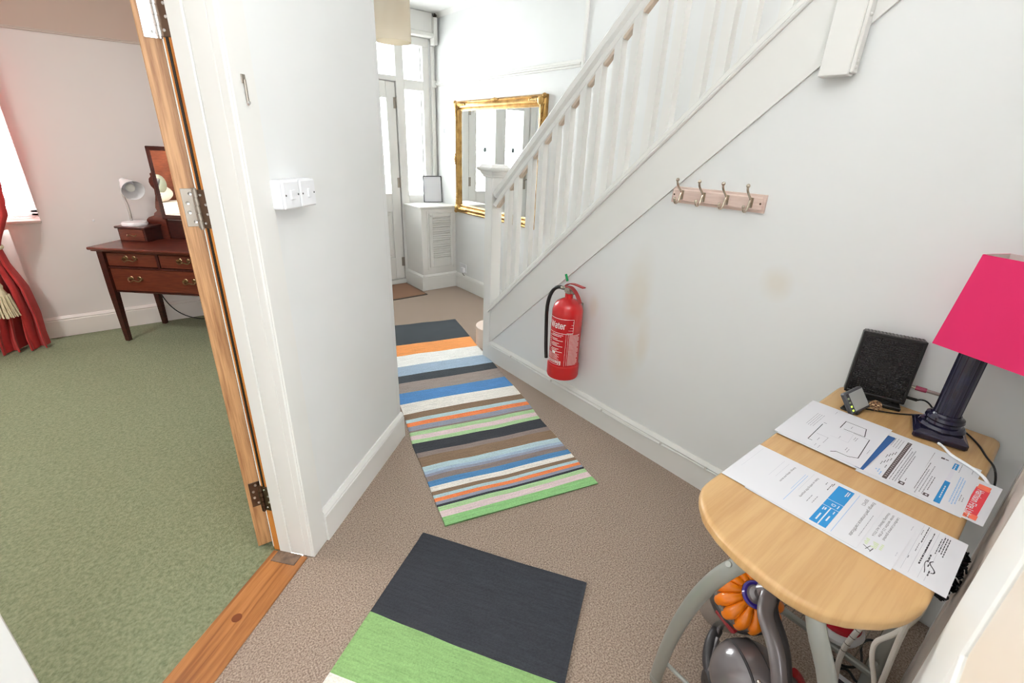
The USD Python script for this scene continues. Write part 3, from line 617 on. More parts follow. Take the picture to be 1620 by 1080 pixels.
# =============================================================== RUGS
def rug(name, label, o, ax, stripes, w, th=.006, wav=.004, seed=1, mat=None):
    """o = near right corner, ax = unit vector along the length; stripes = [(t0, rgb)...] + end"""
    ax = V3(*ax); ax /= np.linalg.norm(ax); ac = V3(-ax[1], ax[0], 0)      # across, to the left
    nx = 50; rows, cols = [], []
    L = stripes[-1][0]
    ts = []
    for (t0, c), (t1, _) in zip(stripes[:-1], stripes[1:]):
        k = max(2, int((t1 - t0) / .02) + 1)
        for t in np.linspace(t0, t1, k): ts.append((t, c))
    v, col, f = [], [], []
    a = np.linspace(0, 1, nx)
    for t, c in ts:
        off = .006 * (meshkit.noise(np.c_[a * 6, np.full(nx, t * 9), np.zeros(nx)], seed) - .5) + .012 * (meshkit.noise(np.c_[a * 2, np.full(nx, t * 3), np.zeros(nx)], seed + 3) - .5)
        tt = np.clip(t + off * (1 if .01 < t < L - .01 else .3), 0, L)
        e0 = .016 * (meshkit.noise(np.array([[t * 5, 0, 0]]), seed + 5)[0] - .5)
        p = V3(*o)[None] + np.outer(tt, ax) + np.outer(e0 + a * (w - 0.0), ac)
        z = th + wav * meshkit.noise(np.c_[a * 5, np.full(nx, t * 5), np.zeros(nx)], seed + 9) + (.006 if t < .03 or t > L - .03 else 0) * (1 - abs(2 * min(t, L - t) / .03 - 1) if min(t, L - t) < .03 else 0)
        p[:, 2] = z; v.append(p); col += [lin(c)] * nx
    n = len(ts); v = np.vstack(v); col = np.array(col)
    for j in range(n - 1):
        for i in range(nx - 1):
            q = j * nx + i; f += [(q, q + nx, q + nx + 1), (q, q + nx + 1, q + 1)]
    # skirt down to the floor
    edge = [j * nx for j in range(n)] + [(n - 1) * nx + i for i in range(nx)] + [j * nx + nx - 1 for j in range(n - 1, -1, -1)] + [i for i in range(nx - 1, -1, -1)]
    b0 = len(v); low = v[edge].copy(); low[:, 2] = 0.0005
    v = np.vstack([v, low]); col = np.vstack([col, col[edge] * .8])
    for k in range(len(edge) - 1):
        f += [(edge[k], edge[k + 1], b0 + k + 1), (edge[k], b0 + k + 1, b0 + k)]
    m = trimesh.Trimesh(v, f, process=False)
    g = usdkit.mesh(stage, numbered('/World/' + name), m, mat, smooth=True)
    UsdGeom.PrimvarsAPI(g).CreatePrimvar('stripe', Sdf.ValueTypeNames.Color3fArray, 'vertex').Set(Vt.Vec3fArray.FromNumpy(col.astype(np.float32)))
    g.CreateDoubleSidedAttr(True)
    tagp(g.GetPrim(), label, 'rug')
def rug_mat(name, ang): return usdkit.material(stage, '/World/Looks/' + name, {
    'mm': ('mapping', dict(mapping_type='texture', rotation=(0, 0, ang), scale=(.16, .012, 1.))),
    'a': ('attribute', dict(attribute='stripe')), 'g': ('geometry', {}), 'n': ('noise_texture', dict(scale=150., detail=4., roughness=.7)), 'n2': ('noise_texture', dict(scale=1.3, detail=4., roughness=.7)),
    'h': ('hsv', {}), 'mr': ('map_range', dict(from_min=.62, from_max=1.38, to_min=.7, to_max=1.3)), 'b': ('bump', dict(strength=.8, distance=.004)),
    'p': ('principled_bsdf', dict(roughness=.95, specular_ior_level=.1, sheen_weight=.1)), 'w': ('wave_texture', {}) if False else ('math', dict(math_type='add')) },
    [('a.color', 'h.color'), ('g.position', 'n.vector'), ('g.position', 'mm.vector'), ('mm.vector', 'n2.vector'), ('n.fac', 'w.value1'), ('n2.fac', 'w.value2'), ('w.value', 'mr.value'), ('mr.result', 'h.value'), ('h.color', 'p.base_color'), ('n.fac', 'b.height'), ('b.normal', 'p.normal')], surface='p.BSDF')
RUGM1, RUGM2 = rug_mat('woven_runner', math.atan2(.257, -.966)), rug_mat('woven_runner_near', math.atan2(-.836, .549))
C = dict(green=(146, 200, 132), lgreen=(176, 210, 156), pink=(226, 204, 206), black=(60, 62, 68), lav=(150, 154, 172), orange=(244, 140, 84), pale=(184, 208, 213), brown=(140, 116, 94), cream=(240, 235, 226), blue=(84, 138, 188), gbrown=(142, 128, 122), lblue=(166, 186, 206), ora2=(248, 164, 96), tan=(160, 146, 138), char=(68, 74, 80), white=(244, 243, 239), sky=(88, 142, 200))
rug('striped_runner', 'long multicoloured striped runner on the hall carpet by the stairs', (1.48, 1.123, 0), (.62, 2.328, 0), [
    (0, C['green']), (.052, C['pink']), (.09, C['lgreen']), (.118, C['black']), (.132, C['lav']), (.152, C['orange']), (.175, C['pale']), (.196, C['brown']), (.221, C['cream']), (.256, C['blue']), (.296, C['gbrown']), (.332, C['lav']), (.352, C['lblue']), (.373, C['pale']), (.412, C['brown']), (.489, C['gbrown']), (.526, C['black']), (.614, C['lgreen']), (.648, C['pink']), (.690, C['lgreen']), (.726, C['gbrown']), (.741, C['lav']), (.786, C['orange']), (.828, C['pale']), (.866, C['brown']), (.928, C['cream']), (1.05, C['sky']), (1.183, C['tan']), (1.324, C['char']), (1.43, C['lblue']), (1.576, C['white']), (1.762, C['ora2']), (1.968, C['char']), (2.411, None)], .765, seed=2, mat=RUGM1)
# second runner: its "left" is on the other side, so start from the far left corner
rug('striped_runner', 'striped runner with black and green bands, nearest the photographer', (.651, 1.335, 0), (-.836, -.549, 0), [
    (0, C['black']), (.378, (144, 182, 118)), (.583, C['cream']), (.68, C['orange']), (.76, C['brown']), (.9, C['blue']), (1.1, C['pale']), (1.3, C['black']), (1.5, None)], .685, th=.007, seed=11, mat=RUGM2)
mt_ = thing('doormat', 'brown doormat with a dark rubber edge at the front door', 'doormat', (1.9, 4.55, 0))
part(mt_, 'rubber_border', bx(1.50, 4.27, 0, 2.262, 4.785, .008, .003), M('dark_rubber', (72, 60, 52), .7))
part(mt_, 'pile', bx(1.515, 4.285, .006, 2.247, 4.77, .013, .003), M('mat_pile', (124, 88, 68), .95, var=(160, (160, 124, 98), .35, .65), bump=(200, .8, .004)))

# =============================================================== GILT MIRROR
gm = thing('wall_mirror', 'large mirror in an ornate gilt frame behind the stair balusters', 'mirror', (SX, 3.7, 1.36))
GILT = M('gilt_gold', (196, 158, 96), .36, .85, var=(14, (146, 108, 58), .4, .7, 4.), bump=(40, .25, .003))
y0m, y1m, z0m, z1m = 3.03, 4.375, .835, 1.89
MX = SX - .004
def rectpath(i, dx): return np.array([(MX - dx, y0m + i, z0m + i), (MX - dx, y1m - i, z0m + i), (MX - dx, y1m - i, z1m - i), (MX - dx, y0m + i, z1m - i)])
profm = [(0, 0), (0, .022), (.012, .034), (.022, .026), (.03, .034), (.045, .042), (.058, .034), (.066, .022), (.076, .026), (.088, .018), (.092, .004)]
rings = [rectpath(i, d) for i, d in profm]; vv = np.vstack(rings); ff = []
for a in range(len(rings) - 1):
    for q in range(4):
        w = (q + 1) % 4; ff += [(4 * a + q, 4 * a + 4 + w, 4 * a + w), (4 * a + q, 4 * a + 4 + q, 4 * a + 4 + w)]
gf = trimesh.Trimesh(vv, ff, process=False)
gfr = part(gm, 'frame', gf, GILT, smooth=20)
stage.GetPrimAtPath(gfr.path).GetAttribute('doubleSided').Set(True) if stage.GetPrimAtPath(gfr.path).GetAttribute('doubleSided') else None
part(gm, 'mirror_glass', bx(MX - .012, y0m + .085, z0m + .085, MX - .004, y1m - .085, z1m - .085), MIR)
part(gm, 'backing', bx(MX - .003, y0m + .002, z0m + .002, SX, y1m - .002, z1m - .002), M('mirror_backing', (120, 90, 60), .8))
bev = [bx(MX - .016, y0m + .088, z0m + .088, MX - .011, y0m + .108, z1m - .088, .003)]
def orn(y, z, sy, sz, big=1.):
    ms = [ball((MX - .04, y + sy * .045, z + sz * .045), .036 * big, 2, (.7, 1, 1))]
    for k in range(5):
        a = .02 + k * .028
        ms.append(ball((MX - .036, y + sy * (.05 + a), z + sz * .035), (.022 - .0022 * k), 1, (.8, 1.3, .9)))
        ms.append(ball((MX - .036, y + sy * .035, z + sz * (.05 + a)), (.022 - .0022 * k), 1, (.8, .9, 1.3)))
    ms += [ball((MX - .034, y + sy * .012, z + sz * .012), .02, 1), ball((MX - .034, y + sy * .02, z + sz * .07), .014, 1), ball((MX - .034, y + sy * .07, z + sz * .02), .014, 1)]
    return ms
for y, z, sy, sz in ((y0m, z0m, 1, 1), (y1m, z0m, -1, 1), (y0m, z1m, 1, -1), (y1m, z1m, -1, -1)):
    part(gm, 'corner_ornament', orn(y, z, sy, sz), GILT, 'carved gilt leaf corner')
for y, z, a in (((y0m + y1m) / 2, z1m - .012, 0), ((y0m + y1m) / 2, z0m + .012, 0), (y0m + .012, (z0m + z1m) / 2, 1), (y1m - .012, (z0m + z1m) / 2, 1)):
    part(gm, 'edge_ornament', [ball((MX - .034, y + (k * .022 if not a else 0), z + (k * .022 if a else 0)), .016 - .003 * abs(k), 1) for k in (-2, -1, 0, 1, 2)], GILT)

# small things at the front door
pf = thing('picture_frame', 'thin black picture frame leaning on top of the corner cupboard', 'picture frame', (2.6, 4.72, CZ))
a_, b_ = V3(2.515, 4.765, CZ + .003), V3(2.715, 4.70, CZ + .003)
px_ = (b_ - a_) / np.linalg.norm(b_ - a_); pn = np.cross(px_, (0, 0, 1)); pu = V3(0, 0, 1) * math.cos(.12) - pn * math.sin(.12); pn2 = np.cross(px_, pu)
TP = frame_of(a_, px_, pu, np.cross(px_, pu))
def pb(x0, y0, x1, y1, z0, z1, c=.001): return xf(bx(x0, y0, z0, x1, y1, z1, c), TP)
FWd, FHt = .205, .278
part(pf, 'border', [pb(0, 0, .008, FHt, -.006, .008), pb(FWd - .008, 0, FWd, FHt, -.006, .008), pb(0, 0, FWd, .008, -.006, .008), pb(0, FHt - .008, FWd, FHt, -.006, .008)], M('grey_black_frame', (72, 76, 80), .4))
part(pf, 'mount', pb(.006, .006, FWd - .006, FHt - .006, -.004, .001), PAPER)
nt = thing('wall_notice', 'white notice with a grey header taped beside the gilt mirror', 'notice', (SX, 4.58, 1.55))
part(nt, 'sheet', bx(SX - .0015, 4.44, 1.40, SX, 4.68, 1.66), PAPER)
part(nt, 'header', bx(SX - .0025, 4.46, 1.605, SX - .0014, 4.66, 1.645), M('grey_print', (176, 178, 180), .7))
part(nt, 'lettering', [bx(SX - .003, y, 1.617, SX - .0024, y + .018, 1.634) for y in np.linspace(4.49, 4.61, 5)], PAPER)
part(nt, 'print_lines', [bx(SX - .0025, 4.47, z, SX - .0014, 4.60 + .03 * (k % 2), z + .004) for k, z in enumerate((1.48, 1.495, 1.53, 1.56))], M('pale_print', (216, 216, 216), .7))
sk = thing('wall_socket', 'white plug socket low on the wall beside the corner cupboard', 'socket', (SX, 4.29, .24))
part(sk, 'plate', bx(SX - .01, 4.215, .19, SX, 4.345, .285, .003), PLASTIC_W)
part(sk, 'plug', bx(SX - .045, 4.225, .195, SX - .01, 4.275, .25, .006), PLASTIC_W)
part(sk, 'cord', tube([(SX - .03, 4.25, .195), (SX - .03, 4.24, .175), (SX - .024, 4.22, .165)], .004, 8, 10), M('grey_cord', (120, 118, 114), .6))

# pendant lamp
pl = thing('pendant_lamp', 'cream drum shade pendant lamp hanging in the hall', 'pendant lamp', (1.43, 3.03, 2.67))
pcx, pcy = 1.43, 3.03
SHADE = M('cream_shade_fabric', (240, 233, 220), .8, transl=.5, bump=(400, .2, .001))
part(pl, 'shade', lathe([(.103, 2.055), (.107, 2.055), (.107, 2.37), (.103, 2.37), (.103, 2.055)], 48, frame_of((pcx, pcy, 0), (1, 0, 0), (0, 1, 0), (0, 0, 1))), SHADE)
part(pl, 'lamp_holder', [cyl((pcx, pcy, 2.20), (pcx, pcy, 2.40), .02, 16), cyl((pcx, pcy, 2.40), (pcx, pcy, CEIL_Z), .004, 8)], PLASTIC_W)
part(pl, 'spider', [cyl((pcx, pcy, 2.34), (pcx + .108 * math.cos(a), pcy + .108 * math.sin(a), 2.35), .002, 6) for a in (0, 2.1, 4.2)], STEEL)
BULB = usdkit.material(stage, '/World/Looks/lit_bulb', {'e': ('emission', dict(color=(1.0, .78, .45), strength=1.6))}, surface='e.emission')
part(pl, 'bulb', ball((pcx, pcy, 2.165), .03), BULB)
part(pl, 'ceiling_rose', lathe([(0, CEIL_Z - .03), (.02, CEIL_Z - .03), (.045, CEIL_Z - .005), (.045, CEIL_Z - .001), (0, CEIL_Z - .001)], 24, frame_of((pcx, pcy, 0), (1, 0, 0), (0, 1, 0), (0, 0, 1))), PLASTIC_W)
# made-up bowl fixture enclosing the upward fill light, out of view
ul = thing('added_fill_bowl', 'added white bowl around the upward fill light over the near end of the hall', 'pendant lamp', (.38, 0, CEIL_Z))
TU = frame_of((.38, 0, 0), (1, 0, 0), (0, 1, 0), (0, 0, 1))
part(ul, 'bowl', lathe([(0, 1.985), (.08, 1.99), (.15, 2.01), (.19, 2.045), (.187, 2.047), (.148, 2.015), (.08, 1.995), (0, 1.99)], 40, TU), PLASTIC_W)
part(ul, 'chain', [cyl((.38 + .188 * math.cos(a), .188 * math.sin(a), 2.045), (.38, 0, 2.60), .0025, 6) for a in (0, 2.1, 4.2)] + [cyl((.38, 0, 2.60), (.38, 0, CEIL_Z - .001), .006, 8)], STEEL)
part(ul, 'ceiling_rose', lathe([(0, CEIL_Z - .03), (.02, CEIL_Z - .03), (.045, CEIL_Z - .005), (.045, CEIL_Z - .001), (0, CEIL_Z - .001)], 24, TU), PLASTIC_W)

# =============================================================== FIRE EXTINGUISHER
fe = thing('fire_extinguisher', 'red water fire extinguisher hanging on the white wall under the stairs', 'fire extinguisher', (1.775, 1.71, .25))
XC, YC, RB = 1.776, 1.712, .087
TF = frame_of((XC, YC, 0), (1, 0, 0), (0, 1, 0), (0, 0, 1))
REDP = M('extinguisher_red', (206, 26, 30), .22, coat=.4)
REDB = M('extinguisher_foot_red', (200, 30, 30), .45)
part(fe, 'body', lathe([(0, .290), (RB, .290), (RB, .655), (RB * .985, .675), (RB * .9, .70), (RB * .72, .722), (RB * .4, .736), (.022, .740), (.022, .768), (0, .768)], 56, TF), REDP, smooth=40)
part(fe, 'foot_ring', lathe([(RB - .006, .274), (RB + .002, .272), (RB + .005, .282), (RB + .005, .345), (RB + .001, .352), (RB - .006, .352), (RB - .006, .274)], 56, TF), REDB)
va = part(fe, 'valve', [lathe([(0, .766), (.019, .766), (.021, .772), (.021, .785), (.014, .79), (.014, .806), (0, .806)], 20, TF), cyl((XC - .005, YC + .0, .792), (XC - .012, YC + .05, .79), .011, 14), cyl((XC, YC - .01, .785), (XC - .01, YC - .045, .777), .007, 12)], M('nickel', (176, 168, 158), .25, 1.))
part(fe, 'gauge', lathe([(0, 0), (.015, 0), (.015, .008), (0, .01)], 18, look((XC - .012, YC + .004, .785), (-1, -.3, .2))), STEEL)
LEVER = M('lever_red', (168, 40, 42), .35)
def strip(pts, w, t): 
    return sweep(spline(pts, 16), np.array([(-w / 2, -t / 2), (w / 2, -t / 2), (w / 2, t / 2), (-w / 2, t / 2)]), up=(0, 0, 1))
part(fe, 'squeeze_lever', strip([(XC - .005, YC + .025, .806), (XC - .006, YC - .01, .826), (XC - .008, YC - .06, .830), (XC - .01, YC - .115, .828)], .022, .005), LEVER)
part(fe, 'carry_handle', strip([(XC - .005, YC + .02, .80), (XC - .006, YC - .02, .806), (XC - .01, YC - .07, .775), (XC - .012, YC - .098, .735)], .022, .006), LEVER)
part(fe, 'safety_tag', xf(bx(-.007, -.003, 0, .007, .003, .04, .001), look((XC - .01, YC + .012, .835), (-.1, .35, 1))), M('green_tag', (20, 150, 84), .4), 'green safety tag')
hose = [(XC - .012, YC + .05, .79), (XC - .02, YC + .095, .775), (XC - .03, YC + .13, .70), (XC - .03, YC + .135, .55), (XC - .03, YC + .125, .42), (XC - .03, YC + .115, .34)]
part(fe, 'hose', tube(hose, .0105, 12, 50), M('black_rubber', (38, 36, 36), .5), 'black rubber hose')
part(fe, 'wall_bracket', bx(RX - .02, YC - .02, .55, RX, YC + .04, .70, .003), STEEL)
# printed label wrapped round the body; angle 0 faces the camera, + to its left
vc = V3(-XC, -YC, 0); vc /= np.linalg.norm(vc); vl = V3(vc[1], -vc[0], 0)
if vl @ V3(-1, 1, 0) < 0: vl = -vl
WPRINT = M('white_print', (240, 232, 228), .5); PPRINT = M('pale_pink_print', (226, 168, 166), .5)
DRED = M('label_red', (196, 10, 24), .3, coat=.3)
def wrap(m, r=RB):
    """planar print (x = degrees to the right of the camera direction, y = z height, z = lift) onto the cylinder"""
    v = np.array(m.vertices); a = np.radians(v[:, 0]); rr = r + .0006 + v[:, 2]
    p = V3(XC, YC, 0) + np.outer(rr * np.cos(a), vc) - np.outer(rr * np.sin(a), vl); p[:, 2] = v[:, 1]
    return trimesh.Trimesh(p, m.faces, process=False)
def wrect(a0, z0, a1, z1, lift=0.):
    k = max(2, int(abs(a1 - a0) / 5) + 2); xs = np.linspace(a0, a1, k); v, f = [], []
    for x in xs: v += [(x, z0, lift), (x, z1, lift)]
    for i in range(k - 1): f += [(2 * i, 2 * i + 2, 2 * i + 3), (2 * i, 2 * i + 3, 2 * i + 1)]
    return wrap(trimesh.Trimesh(v, f, process=False))
def wtext(s, a0, a1, z, h, bold=True):
    m = text(s, 1.0, bold, .0001); v = np.array(m.vertices); lo, hi = v[:, 0].min(), v[:, 0].max()
    v[:, 0] = a0 + (v[:, 0] - lo) / (hi - lo) * (a1 - a0); v[:, 1] = z + v[:, 1] * h; v[:, 2] = .0006 + (v[:, 2] > 0) * .0002
    return wrap(trimesh.Trimesh(v, m.faces, process=False))
LB = part(fe, 'label', wrect(-74, .362, 27, .643), DRED, 'printed instruction label')
part(LB, 'border', [wrect(-74, .640, 27, .643, .0003), wrect(26, .56, 27.5, .643, .0003), wrect(-74, .556, 27, .559, .0003), wrect(2, .362, 3, .556, .0003)] + [wrect(24 - 5 * k, .577 + .012 * (4 - k) - .004 * k, 26, .579 + .012 * (4 - k) - .004 * k, .0003) for k in range(5)], WPRINT)
part(LB, 'lettering', wtext('Water', -68, -2, .585, .036), WPRINT, 'word Water')
ln = [wrect(-54 - (k % 2) * 4, .545 - .0085 * k, -8 - 7 * ((k * 5) % 4), .5485 - .0085 * k, .0003) for k in range(13) if k not in (2, 5, 9)]
part(LB, 'print_lines', ln + [wrect(-50, .430, -35, .446, .0003)], WPRINT)
part(LB, 'print_block', [wrect(-72, .395 + .0055 * k, -18 - 4 * (k % 3), .3985 + .0055 * k, .0003) for k in range(7)] + [wrect(-72, .46 + .012 * k, -60, .466 + .012 * k, .0003) for k in range(7)], PPRINT)
part(LB, 'maker_panel', wrect(-73, .365, -10, .390, .0004), M('label_white', (240, 236, 234), .5))
part(LB, 'lettering', wtext('HARRISON FIRE', -71, -13, .3775, .010), DRED, 'red capitals on the white maker panel')
part(LB, 'red_strip', [wrect(-68, .3675, -22, .3745, .0006), wrect(-20, .3675, -14, .3745, .0006)], DRED)
part(LB, 'side_panel', [wrect(9, .365, 11, .556, .0003)] + [wrect(14, .367 + .0085 * k, 58 - 6 * ((k * 3) % 4 == 0), .3732 + .0085 * k, .0003) for k in range(22)], PPRINT)
part(LB, 'side_ground', wrect(27, .362, 62, .556), DRED)

# =============================================================== COAT RACK
cr = thing('coat_rack', 'pink wood coat rack with four double hooks on the white stair wall', 'coat rack', (RX, 1.03, 1.33))
PINKW = M('limed_pink_wood', (224, 200, 188), .55, var=(12, (212, 184, 172), .4, .7, 4.), stretch=(1, .8, 8))
PW2 = .006
part(cr, 'board', [prism([(.827, 1.302), (1.232, 1.302), (1.232, 1.369), (.827, 1.369)], .010, frame_of((RX, 0, 0), (0, -1, 0) if False else (0, 1, 0), (0, 0, 1), (-1, 0, 0)) if False else frame_of((RX - .010, 0, 0), (0, 1, 0), (0, 0, 1), (1, 0, 0))), bx(RX - .020, .835, 1.310, RX - .009, 1.224, 1.361, .006)], PINKW)
for y in (.841, 1.216): part(cr, 'screw', lathe([(0, 0), (.004, 0), (.003, .0015), (0, .0005)], 10, look((RX - .020, y, 1.336), (-1, 0, 0))), BRONZE)
HOOK = M('antique_hook_metal', (196, 184, 168), .22, 1.)
for y in (1.178, 1.077, .975, .877):
    x0 = RX - .020
    up_ = [(x0 - .004, y, 1.338), (x0 - .012, y, 1.352), (x0 - .026, y, 1.364), (x0 - .042, y, 1.378), (x0 - .050, y, 1.396)]
    lo_ = [(x0 - .006, y, 1.350), (x0 - .014, y, 1.335), (x0 - .020, y, 1.316), (x0 - .034, y, 1.304), (x0 - .046, y, 1.308), (x0 - .050, y, 1.320)]
    hk = part(cr, 'hook', [tube(up_, .0042, 10, 24), tube(lo_, .0042, 10, 24), ball((x0 - .050, y, 1.399), .0075, 2), ball((x0 - .050, y, 1.323), .0068, 2)], HOOK)
    part(hk, 'back_plate', [bx(x0 - .004, y - .009, 1.318, x0, y + .009, 1.356, .002)], HOOK)

# =============================================================== TABLE
TZ = .755
tbl = thing('side_table', 'half oval beech effect table on grey metal legs under the pink lamp', 'table', (1.35, .19, 0))
ol = [(1.873, .0), (1.873, .385), (1.862, .402), (1.84, .408), (.99, .408), (.948, .406), (.918, .395), (.892, .379), (.854, .345), (.826, .295), (.808, .240), (.799, .180), (.798, .135), (.808, .089), (.838, .05), (.88, .014), (.925, -.010), (.972, -.022), (1.02, -.026), (1.84, -.016), (1.862, -.013)]
def densify(o, n=90):
    ls = LineString(o + [o[0]]); return np.array([ls.interpolate(t, normalized=True).coords[0] for t in np.linspace(0, 1, n, endpoint=False)])
ol_ = densify(ol, 140)
if Polygon(ol_).exterior.is_ccw is False: ol_ = ol_[::-1]
n_ = {'g': ('geometry', {}), 'm': ('mapping', dict(scale=(3., 60., 3.))), 'nz': ('noise_texture', dict(scale=1.6, detail=5., roughness=.65)), 'm2': ('mapping', dict(scale=(1.2, 9., 1.))), 'n2': ('noise_texture', dict(scale=2., detail=2.)),
      'ad': ('math', dict(math_type='add')), 'r': ('rgb_ramp', dict(ramp=[(0, lin((206, 168, 117))), (.42, lin((203, 164, 112))), (.62, lin((189, 147, 95))), (1, lin((181, 137, 84)))])),
      'sc': ('math', dict(math_type='multiply', value2=.5)), 'p': ('principled_bsdf', dict(roughness=.33, coat_weight=.15))}
BEECH = usdkit.material(stage, '/World/Looks/beech_laminate', n_, [('g.position', 'm.vector'), ('g.position', 'm2.vector'), ('m.vector', 'nz.vector'), ('m2.vector', 'n2.vector'), ('nz.fac', 'ad.value1'), ('n2.fac', 'ad.value2'), ('ad.value', 'sc.value1'), ('sc.value', 'r.fac'), ('r.color', 'p.base_color')], surface='p.BSDF')
part(tbl, 'table_top', slab(ol_, TZ - .030, TZ, .012), BEECH, smooth=35)
GREYM = M('grey_metal_paint', (158, 160, 154), .38, .35)
flat_ = circ(.0185, 16, 1., .65)
def tleg(pts): return sweep(spline(pts, 30), flat_, up=(1, 0, .3))
part(tbl, 'leg', tleg([(.90, .215, .722), (.838, .255, .69), (.843, .292, .60), (.866, .327, .48), (.908, .372, .26), (.954, .405, .0)]), GREYM)
part(tbl, 'leg', tleg([(.90, .12, .722), (.832, .092, .70), (.845, .052, .6), (.868, .022, .48), (.910, -.018, .27), (.954, -.045, .0)]), GREYM)
part(tbl, 'leg', tleg([(1.42, .03, .722), (1.42, .005, .6), (1.42, -.002, .3), (1.42, -.005, .0)]), GREYM)
part(tbl, 'leg', tleg([(1.42, .35, .722), (1.42, .378, .6), (1.42, .385, .3), (1.42, .388, .0)]), GREYM)
part(tbl, 'leg', tleg([(1.82, .35, .722), (1.82, .378, .6), (1.82, .385, .3), (1.82, .388, .0)]), GREYM)
part(tbl, 'leg', tleg([(1.82, .03, .722), (1.82, .015, .6), (1.82, .012, .3), (1.82, .010, .0)]), GREYM)
part(tbl, 'cross_bar', cyl((.953, .395, .10), (.953, -.03, .10), .006, 12), GREYM)
part(tbl, 'cross_bar', bx(1.392, -.005, .11, 1.412, .385, .13, .004), GREYM)
part(tbl, 'cross_bar', bx(1.81, .01, .11, 1.83, .385, .13, .004), GREYM)
for k in range(15): part(tbl, 'shelf_wire', cyl((1.41, .02 + .0255 * k, .124), (1.815, .02 + .0255 * k, .124), .0018, 6), M('wire_grey', (120, 112, 100), .4, .6))
for p_, nrm in (((.828, .262, .701), (-.75, .1, .65)), ((.834, .064, .632), (-.95, -.1, .3)), ((1.398, .0, .17), (-1, .05, .2))):
    part(tbl, 'bolt', lathe([(0, 0), (.0075, 0), (.0065, .0025), (.004, .003), (0, .0022)], 14, look(p_, nrm)), GREYM)
for x, y in ((.954, .405), (.954, -.045), (1.42, -.005), (1.42, .388), (1.82, .388), (1.82, .01)):
    part(tbl, 'foot_cap', lathe([(0, 0), (.017, 0), (.019, .01), (.017, .016), (0, .016)], 16, frame_of((x, y, 0), (1, 0, 0), (0, 1, 0), (0, 0, 1))), GREYM)

# ---------------------------------------------------------------- papers on the table
INK = M('black_ink', (78, 76, 80), .7); GINK = M('grey_ink', (150, 150, 156), .7); LINK = M('light_grey_ink', (196, 196, 204), .7); BINK = M('blue_ink', (36, 140, 204), .6); PBLUE = M('pale_blue_ink', (158, 190, 224), .7)
BROWNI = M('brown_black_ink', (86, 74, 74), .7); REDI = M('red_ink', (226, 64, 74), .6); ORI = M('orange_red_ink', (246, 120, 90), .6); GRNI = M('green_ink', (208, 220, 178), .7); NAVY = M('navy_blue_card', (42, 92, 150), .6)
class Sheet:
    def __init__(s, label, x0, y0, x1, y1, lvl, name='paper_sheet', cat='paper', rot=0., mat=PAPER):
        s.z = TZ + .0008 + lvl * .0009; s.c = ((x0 + x1) / 2, (y0 + y1) / 2); s.rot = rot
        s.o = thing(name, label, cat, (*s.c, s.z))
        part(s.o, 'sheet', s.T(bx(x0, y0, s.z - .0004, x1, y1, s.z)), mat)
    def T(s, m):
        return xf(m, trimesh.transformations.rotation_matrix(math.radians(s.rot), (0, 0, 1), (*s.c, s.z))) if s.rot else m
    def rect(s, x0, y0, x1, y1, lift=.0001):
        z = s.z + lift; x0, x1 = sorted((x0, x1)); y0, y1 = sorted((y0, y1))
        return trimesh.Trimesh([(x0, y0, z), (x1, y0, z), (x1, y1, z), (x0, y1, z)], [(0, 1, 2), (0, 2, 3)], process=False)
    def pr(s, name, ms, mat, label=None):
        if isinstance(ms, list) and name in ('ruled_line', 'blue_bar', 'orange_splash', 'stamp', 'box_rules', 'plan_wall', 'drawn_line', 'swirl_logo', 'bar_print', 'box_print', 'green_logo'):
            for m in ms: part(s.o, name, s.T(m), mat, label, smooth=False)
            return
        part(s.o, name, s.T(cat_(ms) if isinstance(ms, list) else ms), mat, label, smooth=False)
    def txt(s, t, xs, xe, y, h, mat=INK, bold=False, label=None, lift=.0001):
        """reads from xs down to xe (towards -x), capitals h tall growing towards -y from the baseline y"""
        m = text(t, h, bold, .00005); v = np.array(m.vertices); lo, hi = v[:, 0].min(), v[:, 0].max()
        u = (v[:, 0] - lo) / (hi - lo)
        p = np.c_[xs + (xe - xs) * u, y - v[:, 1], s.z + lift + v[:, 2]]
        s.pr('lettering', trimesh.Trimesh(p, m.faces, process=False), mat, label or 'printed words ' + t)
    def lines(s, rows, mat=GINK, t=.0014, seed=0):
        """rows of small print: (xs, xe, y): broken into words"""
        r = random.Random(seed); ms = []
        for xs, xe, y in rows:
            x = xs
            while x > xe + .003:
                w = min(r.uniform(.004, .012), x - xe); ms.append(s.rect(x - w, y, x, y + t)); x -= w + .0022
        s.pr('print_lines', ms, mat)
    def stroke(s, pts, w, mat, name='drawn_line'):
        ms = []
        for (a, b), (c, d) in zip(pts[:-1], pts[1:]):
            ms.append(prism(LineString([(a, b), (c, d)]).buffer(w / 2, cap_style=3), .00005, z0=s.z + .0001))
        s.pr(name, ms, mat)
s3_ = Sheet('white certificate sheet with a swirl logo at the near end of the left paper row', 1.031, -.040, 1.241, .257, 0, rot=.6)
s3_.lines([(1.235, 1.16, .024), (1.222, 1.14, .012), (1.215, 1.15, -.002)], INK, .0016, 1)
s3_.lines([(1.226, 1.16, -.006), (1.226, 1.155, -.010), (1.226, 1.15, -.014)], INK, .0018, 2)
s3_.lines([(1.19, 1.09, .012), (1.14, 1.11, .002)], INK, .0026, 3)
s3_.lines([(1.215, 1.19, .030), (1.16, 1.12, .026), (1.10, 1.09, .031)], GINK, .0014, 4)
s3_.pr('ruled_line', [s3_.rect(1.235, y, 1.045, y + .0006) for y in (.033, .021, .006, -.004)], LINK)
sig = lambda pts, w: s3_.stroke([tuple(p) for p in spline([(a, b, 0) for a, b in pts], 20)[:, :2]], w, INK, 'swirl_logo')
sig([(1.12, -.004), (1.108, -.001), (1.10, -.006), (1.088, -.012), (1.08, -.008)], .002)
